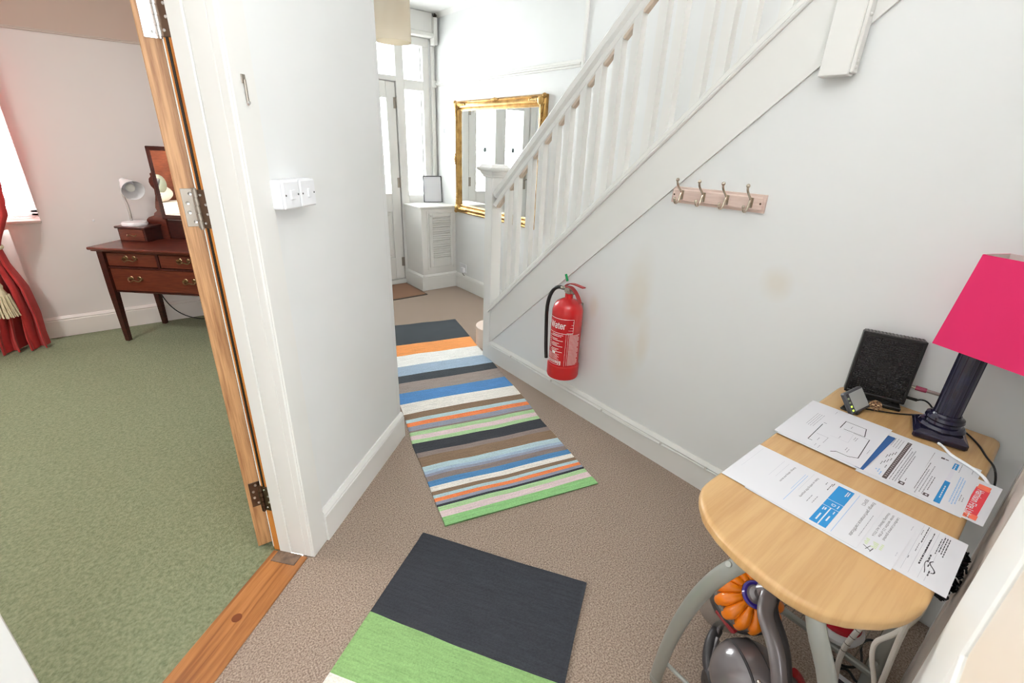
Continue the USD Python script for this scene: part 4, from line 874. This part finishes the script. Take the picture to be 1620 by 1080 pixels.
sig([(1.118, .002), (1.105, .006), (1.09, .004), (1.072, .001)], .0012)
s3_.lines([(1.104, 1.09, -.001), (1.085, 1.066, -.006)], INK, .002, 5)
s2_ = Sheet('white licence page headed Landlord Licence granted in the left paper row', 1.022, .042, 1.232, .339, 1, rot=-.2)
s2_.txt('Landlord Licence granted', 1.213, 1.105, .0785, .0046)
s2_.txt('under section 21 of the', 1.213, 1.108, .0875, .0046)
s2_.txt('Housing (Wales) Act 2014', 1.213, 1.100, .0965, .0046)
s2_.pr('green_logo', [s2_.rect(1.083 - .006 * k, .094, 1.079 - .006 * k, .1005 - (k % 2) * .002) for k in range(4)] + [s2_.rect(1.083 - .006 * k, .078, 1.079 - .006 * k, .088 - (k % 3) * .002) for k in range(4)] + [s2_.rect(1.088 - .006 * k, .070, 1.084 - .006 * k, .0745) for k in range(4)], GRNI, 'pale green lettered logo')
s2_.stroke([(1.055, .098), (1.047, .084)], .0016, INK); s2_.stroke([(1.062, .088), (1.045, .092)], .0012, INK); s2_.stroke([(1.058, .082), (1.044, .084)], .0016, INK)
s2_.lines([(1.21, 1.19, .048), (1.09, 1.07, .047)], LINK, .0014, 6)
s1_ = Sheet('white energy performance certificate page with a bright blue box, in the left paper row', 1.027, .105, 1.236, .402, 2, rot=.5)
s1_.txt('Energy performance certificate', 1.222, 1.058, .1285, .0062)
s1_.txt('(EPC)', 1.222, 1.190, .1425, .0062)
s1_.lines([(1.17, 1.07, .113)], GINK, .0012, 7)
s1_.pr('ruled_line', [s1_.rect(1.224, .155, 1.036, .1562), s1_.rect(1.20, .262, 1.055, .2632), s1_.rect(1.20, .2675, 1.11, .2685)], PBLUE)
s1_.pr('ruled_line', [s1_.rect(1.226, .386, 1.10, .3866), s1_.rect(1.21, .312, 1.13, .3127), s1_.rect(1.215, .325, 1.12, .3257), s1_.rect(1.22, .255, 1.12, .2556)], LINK)
s1_.pr('blue_box', s1_.rect(1.222, .166, 1.036, .200), BINK, 'bright blue summary box')
s1_.pr('box_rules', [s1_.rect(1.148, .166, 1.1465, .200, .0002), s1_.rect(1.118, .166, 1.1165, .200, .0002), s1_.rect(1.117, .181, 1.037, .1835, .0002)], PAPER)
s1_.lines([(1.214, 1.19, .171), (1.214, 1.19, .176)], M('pale_box_print', (170, 214, 240), .7), .002, 8)
s1_.txt('D', 1.137, 1.127, .186, .008, PAPER, True, 'white letter D in the blue box', lift=.0002)
s1_.pr('box_print', [s1_.rect(1.214, .172, 1.192, .1738, .0002), s1_.rect(1.214, .1755, 1.188, .1775, .0002), s1_.rect(1.11, .171, 1.098, .173, .0002), s1_.rect(1.11, .188, 1.099, .191, .0002), s1_.rect(1.11, .1925, 1.096, .1945, .0002), s1_.rect(1.085, .1725, 1.062, .1755, .0002), s1_.rect(1.08, .189, 1.05, .192, .0002), s1_.rect(1.14, .1715, 1.125, .1735, .0002)], PAPER)
s1_.lines([(1.215, 1.18, .211), (1.212, 1.20, .221), (1.222, 1.20, .208)], INK, .0016, 9)
s1_.lines([(1.135, 1.10, .216), (1.13, 1.095, .226)], GINK, .0016, 10)
s1_.txt('Rules on letting this property', 1.210, 1.098, .2445, .0046)
s1_.txt('Energy rating and score', 1.208, 1.118, .2985, .0044)
# right hand row, landscape sheets, nearest ones lowest
c5 = Sheet('small white card with a red panel reading Harrison Fire Ltd, at the table edge', 1.342, -.050, 1.562, .05, 0, name='business_card', cat='card', rot=-1.5)
c5.pr('red_panel', c5.rect(1.520, -.034, 1.372, -.008), REDI, 'red printed panel')
c5.pr('orange_splash', [c5.rect(1.540, -.033, 1.512, -.010, .00015), c5.rect(1.376, -.036, 1.352, -.022, .00015), c5.rect(1.376, -.020, 1.350, -.004, .00015)], ORI)
c5.txt('Harrison Fire Ltd', 1.506, 1.368, -.0125, .0125, PAPER, True, 'white words on the red panel', lift=.0002)
c5.pr('grey_strip', c5.rect(1.53, -.004, 1.375, .004), M('lilac_grey_ink', (196, 192, 206), .7))
c5.stroke([(1.372, .002), (1.362, -.012), (1.352, -.024)], .002, INK); c5.stroke([(1.366, -.006), (1.354, -.004)], .0016, INK)
f4 = Sheet('white form with bright blue bars in the right paper row, next to the red card', 1.332, -.008, 1.616, .202, 1, rot=1.2)
f4.pr('blue_bar', [f4.rect(1.478, .034, 1.352, .047), f4.rect(1.596, .034, 1.556, .046)], BINK, 'bright blue heading bars')
f4.pr('bar_print', [f4.rect(1.45 - .012 * k, .038, 1.441 - .012 * k, .0405, .0002) for k in range(6)] + [f4.rect(1.59 - .012 * k, .0385, 1.581 - .012 * k, .041, .0002) for k in range(3)], PAPER)
f4.pr('grey_bar', f4.rect(1.552, .036, 1.482, .046), M('soft_grey_ink', (218, 216, 224), .7))
f4.lines([(1.53, 1.38, .020), (1.53, 1.37, .015), (1.52, 1.38, .010)], PBLUE, .0026, 12)
f4.lines([(1.60, 1.55, .028), (1.59, 1.57, .005), (1.44, 1.40, .006), (1.43, 1.405, .001)], GINK, .0016, 13)
f3 = Sheet('white form with one dark brown bar, second sheet of the right paper row', 1.340, .045, 1.636, .255, 2, rot=.6)
f3.pr('brown_bar', f3.rect(1.610, .090, 1.352, .101), BROWNI, 'dark brown heading bar')
f3.pr('bar_print', [f3.rect(1.60 - .012 * k, .094, 1.591 - .012 * k, .0965, .0002) for k in range(8)], PAPER)
f3.lines([(1.50, 1.352, .080), (1.53, 1.36, .074), (1.47, 1.36, .068)], GINK, .002, 14)
f3.lines([(1.54, 1.37, .085), (1.47, 1.44, .063), (1.44, 1.39, .063)], INK, .0014, 15)
f3.pr('stamp', [f3.rect(1.372, .056, 1.358, .067), f3.rect(1.60, .066, 1.59, .074), f3.rect(1.597, .058, 1.592, .065)], BROWNI)
f3.pr('stamp_mark', f3.rect(1.368, .059, 1.362, .063, .0002), PAPER)
f2 = Sheet('white form with a chequered brown bar next to the floor plan sheet', 1.344, .090, 1.634, .300, 3, rot=1.)
f2.pr('brown_bar', [f2.rect(1.606, .140, 1.352, .150)], BROWNI, 'chequered brown heading bar')
f2.pr('bar_print', [f2.rect(1.60 - .0115 * k, .143, 1.595 - .0115 * k, .1475, .0002) for k in range(21)], M('bar_pale', (168, 158, 160), .7))
f2.lines([(1.56, 1.36, .128), (1.57, 1.36, .123), (1.54, 1.37, .118)], GINK, .0026, 16)
f2.lines([(1.58, 1.36, .135), (1.40, 1.385, .108)], INK, .0013, 17)
f2.pr('stamp', f2.rect(1.374, .106, 1.358, .118), BROWNI); f2.pr('stamp_mark', f2.rect(1.369, .109, 1.363, .114, .0002), PAPER)
f2.lines([(1.605, 1.54, .158 + .006 * k) for k in range(5)], GINK, .0014, 18)
f2.lines([(1.52 - .012 * k, 1.50 - .012 * k, .156 + .004 * (k % 4)) for k in range(9)], INK, .0016, 19)
f2.lines([(1.38, 1.36, .156), (1.39, 1.37, .162), (1.385, 1.375, .168)], PBLUE, .003, 20)
nb = single('blue_folder_edge', 'slim blue card showing between the floor plan sheet and the form', 'card', trimesh.Trimesh([(1.345, .186, TZ + .0046), (1.60, .180, TZ + .0046), (1.60, .30, TZ + .0046), (1.345, .30, TZ + .0046), (1.345, .186, TZ + .0042), (1.60, .180, TZ + .0042), (1.60, .30, TZ + .0042), (1.345, .30, TZ + .0042)], [(0, 1, 2), (0, 2, 3), (4, 6, 5), (4, 7, 6), (0, 4, 5), (0, 5, 1), (1, 5, 6), (1, 6, 2), (2, 6, 7), (2, 7, 3), (3, 7, 4), (3, 4, 0)], process=False), NAVY)
f0 = Sheet('plain white sheet sticking out under the floor plan drawing', 1.334, .205, 1.60, .40, 4.6)
f1 = Sheet('white sheet with a black line floor plan at the far end of the table', 1.342, .196, 1.640, .414, 5.6, rot=1.2)
wl = [(1.513, .338), (1.378, .334), (1.371, .300), (1.385, .280)]
f1.stroke([(1.50, .338), (1.378, .335), (1.378, .325)], .002, INK, 'plan_wall'); f1.stroke([(1.513, .338), (1.513, .332)], .002, INK, 'plan_wall')
f1.stroke([(1.523, .298), (1.578, .299), (1.578, .246), (1.525, .236), (1.523, .288)], .0022, INK, 'plan_wall')
f1.stroke([(1.518, .222), (1.388, .214), (1.374, .234), (1.374, .262), (1.362, .272)], .0022, INK, 'plan_wall'); f1.stroke([(1.518, .222), (1.52, .262)], .0014, GINK, 'plan_wall')
f1.stroke([(1.515, .30), (1.51, .26), (1.45, .256), (1.45, .30)], .0008, LINK, 'plan_wall'); f1.stroke([(1.43, .33), (1.43, .30), (1.39, .30)], .001, GINK, 'plan_wall')
f1.lines([(1.56, 1.54, .275), (1.50, 1.475, .245), (1.50, 1.48, .25), (1.42, 1.40, .248), (1.415, 1.39, .242), (1.47, 1.45, .28), (1.41, 1.39, .315)], GINK, .0016, 21)
f1.lines([(1.56, 1.46, .352 + .006 * k) for k in range(4)] + [(1.62, 1.60, .335), (1.46, 1.43, .205), (1.37, 1.35, .30), (1.37, 1.355, .31)], GINK, .0012, 22)

# ---------------------------------------------------------------- pink lamp
tl = thing('table_lamp', 'table lamp with a hot pink shade on a dark blue ceramic column', 'table lamp', (1.735, .112, TZ))
BLUEC = M('dark_blue_glaze', (24, 22, 46), .14, var=(14, (38, 36, 72), .5, .8, 4.), coat=.5)
TL = frame_of((1.737, .112, TZ), (.97, .243, 0), (-.243, .97, 0), (0, 0, 1))
hb = .062
def lq(prof):
    ring = []
    for r, z in prof: ring.append(np.array([(-r, -r, z), (r, -r, z), (r, r, z), (-r, r, z)]))
    return ring
lbase = [bx(-hb, -hb, .0005, hb, hb, .022, .005), trimesh.convex.convex_hull(np.vstack(lq([(hb - .004, .020), (hb - .014, .030)])))]
part(tl, 'plinth', [xf(m, TL) for m in lbase], BLUEC)
part(tl, 'column_base', xf(lathe([(0, .028), (.052, .028), (.055, .036), (.050, .044), (.043, .047), (.041, .054), (.046, .060), (.044, .068), (.036, .072), (.034, .078), (0, .078)], 40), TL), BLUEC)
flutes = [(r_ * math.cos(a), r_ * math.sin(a)) for a in np.linspace(0, 2 * np.pi, 96, endpoint=False) for r_ in [.0315 - .0022 * max(0., math.cos(12 * a)) ]]
part(tl, 'column', xf(prism(flutes, .235, z0=.076), TL), BLUEC, smooth=25)
part(tl, 'capital', xf(lathe([(0, .305), (.033, .305), (.040, .315), (.042, .325), (0, .33)], 32), TL), BLUEC)
part(tl, 'lamp_holder', xf(cyl((0, 0, .325), (0, 0, .42), .012, 16), TL), STEEL)
PINK = M('hot_pink_fabric', (238, 46, 114), .75, bump=(500, .25, .001), transl=.3); SHIN = M('shade_lining', (232, 214, 210), .7)
TSH = look((1.739, .063, 1.030), (0, 0, 1), (.922, -.387, 0))
def frustum(bx_, by_, tx_, ty_, h, t=.0):
    return np.array([(-bx_, -by_, 0), (bx_, -by_, 0), (bx_, by_, 0), (-bx_, by_, 0), (-tx_, -ty_, h), (tx_, -ty_, h), (tx_, ty_, h), (-tx_, ty_, h)])
def shell(o, inw):
    a = frustum(*o); b = a.copy(); b[:, :2] *= (1 - inw)
    v = np.vstack([a, b]); f = []
    for q in range(4):
        w = (q + 1) % 4
        f += [(q, w, 4 + w), (q, 4 + w, 4 + q)]
    return trimesh.Trimesh(v[:8], f, process=False), trimesh.Trimesh(v[8:], [t[::-1] for t in f], process=False), [(q, (q + 1) % 4) for q in range(4)], v
so, si, _, vs = shell((.085, .115, .052, .106, .256), .03)
rim = []
for q in range(4):
    w = (q + 1) % 4
    rim += [(q, 8 + q, 8 + w), (q, 8 + w, w), (4 + q, 4 + w, 12 + w), (4 + q, 12 + w, 12 + q)]
so = trimesh.Trimesh(vs, list(so.faces) + rim, process=False)
shn = part(tl, 'shade', xf(so, TSH), PINK, 'hot pink tapered square shade', smooth=False)
part(shn, 'lining', xf(si, TSH), SHIN, smooth=False)
part(shn, 'carrier', [xf(cyl(a, b, .002, 8), TSH) for a, b in (((-.052, 0, .235), (.052, 0, .235)), ((0, -.104, .235), (0, .104, .235)))], STEEL)
part(tl, 'bulb', xf(ball((0, 0, .46), .03), TL), M('bulb_glass', (235, 235, 228), .2))

# ---------------------------------------------------------------- router
ro = thing('router', 'black upright wireless router with a textured front beside the pink lamp', 'router', (1.80, .30, TZ))
ra, rb_ = V3(1.768, .374, 0), V3(1.822, .219, 0)
rx = (rb_ - ra) / np.linalg.norm(rb_ - ra); rn = V3(rx[1], -rx[0], 0)       # rn: out of the front
if rn @ V3(-1, 0, 0) < 0: rn = -rn
RW_ = float(np.linalg.norm(rb_ - ra)); RH = .215
TR = frame_of(ra + V3(0, 0, .777), rx, -rn, (0, 0, 1)); 
lean = trimesh.transformations.rotation_matrix(math.radians(-4), (1, 0, 0), (0, 0, 0))
TR = TR @ lean
part(ro, 'body', xf(bx(0, .004, 0, RW_, .036, RH, .004), TR), BLACKM)
part(ro, 'front_bezel', [xf(b, TR) for b in (bx(0, 0, 0, .008, .006, RH, .002), bx(RW_ - .008, 0, 0, RW_, .006, RH, .002), bx(0, 0, 0, RW_, .006, .010, .002), bx(0, 0, RH - .008, RW_, .006, RH, .002))], BLACKM)
dots = []
for i in range(19):
    for j in range(26):
        u, w = .013 + i * .0077, .016 + j * .0073
        if u > RW_ - .012: continue
        d = .0022 * (1 - .8 * math.exp(-((u - RW_ / 2) ** 2 + (w - RH / 2) ** 2) / .0016))
        dots.append(trimesh.Trimesh([(u - .0031, .0042, w - .0024), (u + .0031, .0042, w - .0024), (u + .0031, .0042, w + .0024), (u - .0031, .0042, w + .0024), (u, .0042 - d * 1.5 - .0022, w + .0014)], [(0, 1, 4), (1, 2, 4), (2, 3, 4), (3, 0, 4)], process=False))
gp = part(ro, 'front_grille', xf(cat_(dots), TR), M('grille_black', (58, 56, 56), .28), smooth=False); tagp(gp.prim, kind='stuff')
part(ro, 'top_panel', xf(bx(.004, .006, RH - .001, RW_ - .004, .036, RH + .001), TR), M('grey_vent', (108, 104, 102), .45))
for k in range(16): part(ro, 'vent_slot', xf(bx(.010 + k * .0095, .010, RH, .014 + k * .0095, .034, RH + .0022), TR), BLACKM)
part(ro, 'stand', [xf(bx(.012, -.018, -.021, RW_ - .006, .05, -.008, .003), frame_of(ra + V3(0, 0, .777), rx, -rn, (0, 0, 1))), xf(bx(.03, .004, -.012, RW_ - .03, .034, .004, .002), TR)], BLACKM)
us = thing('usb_stick', 'small wine red usb stick plugged in the side of the router', 'usb stick', (1.84, .19, .84))
q0 = (TR @ V3(RW_, .018, .062, 1))[:3]; dq = V3(.15, -.985, -.02)
part(us, 'body', cyl(q0 + dq * .014, q0 + dq * .042, .0075, 12), M('wine_red_plastic', (150, 50, 78), .3))
part(us, 'plug', cyl(q0 + dq * .0, q0 + dq * .014, .0045, 10), STEEL)
part(us, 'cap', cyl(q0 + dq * .042, q0 + dq * .075, .0055, 12), M('smoky_plastic', (150, 132, 128), .25))
em = thing('energy_monitor', 'small grey tilted energy display in front of the router', 'display', (1.68, .31, TZ))
TE = look((1.684, .3165, .793), (-.30, -.78, .55), (1, .0, 0))
MONG = M('monitor_grey', (70, 70, 74), .4)
part(em, 'case', xf(bx(-.042, -.036, -.012, .042, .036, .006, .004), TE), MONG)
part(em, 'screen', xf(bx(-.026, -.028, .0055, .037, .030, .0068, .0005), TE), M('lcd_grey', (176, 178, 176), .25))
LED = usdkit.material(stage, '/World/Looks/green_led', {'e': ('emission', dict(color=(.55, .9, .1), strength=1.6))}, surface='e.emission')
for k in range(4): part(em, 'indicator_light', xf(bx(-.038, -.026 + .013 * k, .0055, -.031, -.020 + .013 * k, .0072, .0005), TE), LED if k < 2 else M('dim_led', (170, 180, 150), .4))
part(em, 'stand', [bx(1.66, .295, TZ + .0005, 1.715, .345, TZ + .008, .003), bx(1.675, .315, TZ + .006, 1.70, .335, TZ + .03, .003)], BLACKM)
pc = thing('pine_cone', 'tiny brown pine cone on the table by the router', 'pine cone', (1.752, .276, TZ))
CONE = M('pine_cone_brown', (150, 112, 80), .7); CON2 = M('pine_cone_tip', (206, 172, 132), .7)
core = [ball((1.752, .276, TZ + .0165), .0135, 2, (1, 1, 1))]
part(pc, 'core', core, M('cone_dark', (70, 46, 32), .8))
sc_ = []
for k in range(46):
    ph = k * 2.399963; h = -0.9 + 1.85 * k / 45; r = math.sqrt(max(0, 1 - h * h))
    d = V3(r * math.cos(ph), r * math.sin(ph), h)
    sc_.append(xf(trimesh.creation.box((.0072, .0056, .002)), look(V3(1.752, .276, TZ + .0165) + d * .0155, d + V3(0, 0, 1.0), np.cross(d, (0, 0, 1)) + V3(.001, 0, 0))))
part(pc, 'scales', [m for k, m in enumerate(sc_) if k % 3], CONE); part(pc, 'pale_scales', [m for k, m in enumerate(sc_) if k % 3 == 0], CON2)
single('black_power_lead', 'thin black lead from the energy display across the table behind the lamp', 'cable', tube([(1.70, .325, TZ + .004), (1.735, .285, TZ + .003), (1.77, .235, TZ + .003), (1.81, .195, TZ + .003), (1.85, .165, TZ + .003)], .0024, 8, 40), BLACKM)
rc = thing('router_lead', 'black lead from the router round behind the lamp and over the table end', 'cable', (1.84, .1, TZ))
q1 = (TR @ V3(RW_, .02, .022, 1))[:3]
part(rc, 'plug', cyl(q1, q1 + V3(.010, -.028, -.002), .0048, 10), BLACKM)
part(rc, 'lead', tube([q1 + V3(.010, -.028, -.002), q1 + V3(.022, -.06, -.006), (1.855, .13, TZ + .006), (1.845, .09, TZ + .003), (1.81, .05, TZ + .003), (1.755, .018, TZ + .003), (1.70, -.004, TZ + .004), (1.665, -.022, TZ + .002), (1.655, -.034, TZ - .02), (1.66, -.036, TZ - .12)], .0026, 8, 70), BLACKM)
single('white_lamp_lead', 'white flex from the pink lamp across the papers to the table edge', 'cable', tube([(1.675, .098, TZ + .005), (1.655, .080, TZ + .006), (1.625, .060, TZ + .008), (1.608, .030, TZ + .007), (1.588, .002, TZ + .007), (1.565, -.018, TZ + .006), (1.556, -.034, TZ - .01), (1.556, -.036, TZ - .12)], .0038, 10, 60), PLASTIC_W)

# =============================================================== UNDER THE TABLE
VG = M('vacuum_grey', (128, 122, 124), .22, .35, coat=.5); VD = M('vacuum_dark', (62, 60, 62), .35, .2); VO = M('vacuum_orange', (246, 132, 8), .25, coat=.4); VP = M('vacuum_purple', (60, 40, 150), .3, coat=.4); VR = M('vacuum_red', (150, 26, 34), .25, coat=.4); CLEARG = M('smoked_bin', (132, 126, 122), .12, .1, coat=.6)
vc_ = thing('vacuum_cleaner', 'grey ball vacuum cleaner with an orange petal cyclone under the table end', 'vacuum cleaner', (1.09, .24, 0))
BC = V3(1.084, .200, .128); BRr = .112
part(vc_, 'ball_shell', [ball(BC, BRr, 4, (.92, 1, .95))], VG)
bx_ax = V3(.80, -.58, .12); bx_ax /= np.linalg.norm(bx_ax)
def ringband(c, ax, off, R, r, n=60):
    T = look(c, ax); rr = math.sqrt(max(R * R - off * off, 1e-6))
    return xf(sweep(np.array([(rr * math.cos(a), rr * math.sin(a), off) for a in np.linspace(0, 2 * np.pi, n, endpoint=False)]), circ(r, 8), closed=True), T)
part(vc_, 'dark_seam', ringband(BC, bx_ax, -.030, BRr * .965, .004), VD)
part(vc_, 'fine_seam', ringband(BC, bx_ax, .022, BRr * .965, .0015), VD)
part(vc_, 'chassis', [bx(1.02, .20, .012, 1.10, .30, .07, .012), tube([(1.045, .265, .06), (1.065, .31, .085), (1.11, .335, .105), (1.165, .345, .115)], .017, 12, 20)], VD)
for k in range(4): part(vc_, 'chassis_rib', xf(bx(-.006, -.02, -.01, .006, .02, .016, .003), look((1.062 + .03 * k, .298 + .013 * k, .090 + .008 * k), (-.5, .1, 1), (.2, -.9, 0))), VG)
for p0, p1 in (((1.045, .272, .055), (1.025, .292, .055)), ((1.19, .17, .05), (1.215, .15, .05))):
    part(vc_, 'wheel', [lathe([(0, 0), (.036, 0), (.042, .006), (.042, .022), (.036, .028), (0, .028)], 28, look(p0, V3(*p1) - V3(*p0)))], VD)
K = V3(1.160, .282, .338); axv = V3(-.36, -.42, .83); axv /= np.linalg.norm(axv)
TK = look(K, axv)
part(vc_, 'dust_bin', xf(lathe([(0, -.235), (.080, -.235), (.088, -.22), (.092, -.06), (.094, -.05), (.092, -.03), (0, -.03)], 40), TK), CLEARG)
part(vc_, 'bin_band', xf(lathe([(.090, -.085), (.097, -.082), (.098, -.05), (.090, -.045)], 40), TK), VD)
part(vc_, 'bin_catch', xf(bx(-.012, .080, -.10, .012, .092, -.05, .003), TK), STEEL)
part(vc_, 'red_catch', xf(bx(-.10, -.05, -.075, -.06, .02, -.055, .005), TK), VR)
for k in range(14):
    a = 2 * np.pi * k / 14
    pts = [(.038 * math.cos(a), .038 * math.sin(a), .004), (.058 * math.cos(a), .058 * math.sin(a), -.002), (.075 * math.cos(a), .075 * math.sin(a), -.020), (.082 * math.cos(a), .082 * math.sin(a), -.042)]
    pth = spline(pts, 14); sc1 = np.r_[np.linspace(.55, 1.15, 9), np.linspace(1.15, 1.0, 5)]
    m = sweep(pth, circ(.0165, 14), up=(0, 0, 1), scale=sc1)
    part(vc_, 'cyclone_petal', xf(cat_([m, ball(pts[-1], .0168, 2), ball((.074 * math.cos(a), .074 * math.sin(a), -.020), .0192, 2)]), TK), VO)
part(vc_, 'cyclone_core', xf(lathe([(0, -.05), (.066, -.05), (.062, -.014), (.044, .002), (.036, .010), (0, .010)], 40), TK), VO)
part(vc_, 'purple_ring', xf(lathe([(.025, .006), (.036, .006), (.037, .014), (.032, .019), (.026, .018), (.025, .006)], 40), TK), VP)
part(vc_, 'grey_cap', xf(lathe([(0, .035), (.012, .034), (.022, .027), (.027, .015), (.027, .004), (0, .004)], 32), TK), VG)
hp = [K + axv * .02 + V3(.012, .0, .01), K + axv * .048 + V3(0, -.02, .006), V3(1.112, .232, .365), V3(1.076, .183, .325), V3(1.052, .140, .25), V3(1.046, .118, .17), V3(1.058, .12, .10)]
part(vc_, 'carry_handle', sweep(spline(hp, 44), circ(.022, 16, 1., .62), up=axv), VG)
hp2 = [p + V3(.026, -.004, .004) for p in hp]
part(vc_, 'handle_spine', sweep(spline(hp2, 44), circ(.017, 14, 1., .7), up=axv), VD)
part(vc_, 'red_trim', tube([(1.15, .13, .20), (1.17, .11, .16), (1.175, .10, .11), (1.165, .10, .07)], .012, 10, 16), VR)
part(vc_, 'rear_shell', ball((1.135, .165, .115), .085, 3, (.7, .9, 1.05)), VG)
part(vc_, 'release_button', [ball((1.012, .170, .240), .007, 2), tube([(1.018, .155, .236), (1.02, .13, .228), (1.016, .112, .212)], .003, 8, 10)], CHROME)

wr = thing('white_red_gadget', 'rounded white gadget with a red top on the wire shelf under the table', 'gadget', (1.45, .10, .13))
TWR = frame_of((1.455, .115, .126), (1, 0, 0), (0, 1, 0), (0, 0, 1))
part(wr, 'shell', xf(lathe([(0, 0), (.045, .0), (.066, .016), (.072, .035), (.066, .052), (0, .052)], 36), TWR), PLASTIC_W)
part(wr, 'red_top', xf(lathe([(0, .051), (.060, .051), (.056, .064), (.03, .074), (0, .076)], 36), TWR), M('crimson_plastic', (190, 24, 44), .25, coat=.3))
WC = M('white_cable', (214, 208, 200), .5)
ca = thing('spiral_cable', 'white ringed cable hanging down behind the near table leg', 'cable', (1.37, .07, 0))
cpts = [(1.42, .055, .32), (1.40, .062, .25), (1.372, .070, .20), (1.362, .072, .15), (1.352, .064, .09), (1.348, .052, .03)]
part(ca, 'sleeve', tube(cpts, .0075, 10, 40), WC)
sp_ = spline(cpts, 60); 
for k in range(6, 36, 5):
    d = sp_[k + 1] - sp_[k]; part(ca, 'ring', cyl(sp_[k] - d * .1, sp_[k] + d * .25, .0082, 12), M('dark_ring', (96, 84, 76), .6))
single('white_loop_cable', 'white cable in a wide loop beside the right table leg', 'cable', tube([(1.17, -.024, .62), (1.145, -.016, .56), (1.143, .004, .50), (1.156, .016, .455), (1.158, .014, .42), (1.162, -.001, .37), (1.18, -.018, .30), (1.20, -.03, .15), (1.21, -.035, .01)], .0055, 10, 60), WC)
single('white_straight_cable', 'straight white cable hanging in front of the right table leg', 'cable', tube([(1.10, -.012, .66), (1.112, -.014, .56), (1.155, -.018, .45), (1.21, -.025, .30), (1.25, -.03, .15), (1.26, -.03, .01)], .006, 10, 40), WC)
ps = thing('power_adapter', 'white plug adapter with a dark slot on the carpet under the table', 'adapter', (1.36, .05, 0))
part(ps, 'body', bx(1.325, .0, .0, 1.395, .075, .055, .006), PLASTIC_W)
part(ps, 'slot', bx(1.335, .012, .0545, 1.37, .055, .056), M('dark_slot', (70, 60, 70), .5))
single('black_floor_cable', 'tangled black cable on the carpet under the wire shelf', 'cable', tube([(1.40, .09, .008), (1.44, .07, .012), (1.465, .045, .01), (1.45, .02, .008), (1.50, -.01, .012), (1.56, -.02, .01), (1.62, -.005, .012), (1.65, .03, .008), (1.60, .05, .01), (1.52, .03, .014), (1.47, .06, .01), (1.52, .12, .008)], .004, 8, 90), BLACKM)
fz = thing('feather_duster', 'black tufted duster hanging behind the near edge of the table', 'duster', (1.50, -.04, .5))
tf = []
for k in range(300):
    z = rnd.uniform(.43, .575); w = .010 + .010 * math.sin((z - .43) / .145 * math.pi)
    tf.append(xf(trimesh.creation.box((.009, .003, .012)), look((1.49 + rnd.gauss(0, .02), -.047 + rnd.gauss(0, w * .5), z), (rnd.uniform(-1, 1), rnd.uniform(-1, 1), rnd.uniform(-.3, 1)))))
tt_ = part(fz, 'tufts', tf, M('black_feather', (24, 24, 30), .8)); tagp(tt_.prim, kind='stuff')

# =============================================================== NEAR DOORWAY AT THE RIGHT
GFR = M('shade_toned_frame_paint', (176, 164, 154), .5, bump=(40, .05, .003))  # greige base colour stands in for the shade on this frame
nd = thing('trim', 'shade toned greige moulded door frame close to the right edge of the photo', 'door frame', (1.4, -.1, 0), kind='structure')
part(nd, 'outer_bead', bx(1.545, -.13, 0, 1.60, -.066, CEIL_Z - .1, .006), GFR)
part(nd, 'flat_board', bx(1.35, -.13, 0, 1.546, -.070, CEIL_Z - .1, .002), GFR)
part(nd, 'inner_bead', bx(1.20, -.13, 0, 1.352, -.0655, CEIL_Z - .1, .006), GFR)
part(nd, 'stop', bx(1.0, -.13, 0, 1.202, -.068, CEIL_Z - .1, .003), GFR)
struct('wall_near', bx(1.58, -.16, 0, 1.98, -.075, CEIL_Z), WHITE, 'narrow white wall beside the table end', 'wall')
dn = thing('door', 'white panelled door close to the lens at the right edge', 'door', (.98, -.08, 0), kind='structure')
DN = lambda x0, x1, z0, z1, y0=-.095, y1=-.055, c=.003: bx(x0, y0, z0, x1, y1, z1, c)
part(dn, 'stile', DN(.62, .985, .006, 2.03), GLOSS); part(dn, 'stile', DN(.215, .34, .006, 2.03), GLOSS)
for z0, z1 in ((.006, .25), (.80, 1.0), (1.88, 2.03)): part(dn, 'rail', DN(.34, .62, z0, z1), GLOSS)
PANB = M('reflection_toned_panel', (226, 212, 196), .5)  # warm table reflection painted into the panel colour
for z0, z1 in ((.25, .80), (1.0, 1.88)): part(dn, 'panel', DN(.34, .62, z0, z1, -.088, -.060), PANB)
part(dn, 'lock_plate', bx(.9835, -.085, .95, .9865, -.065, 1.1, .0005), STEEL)
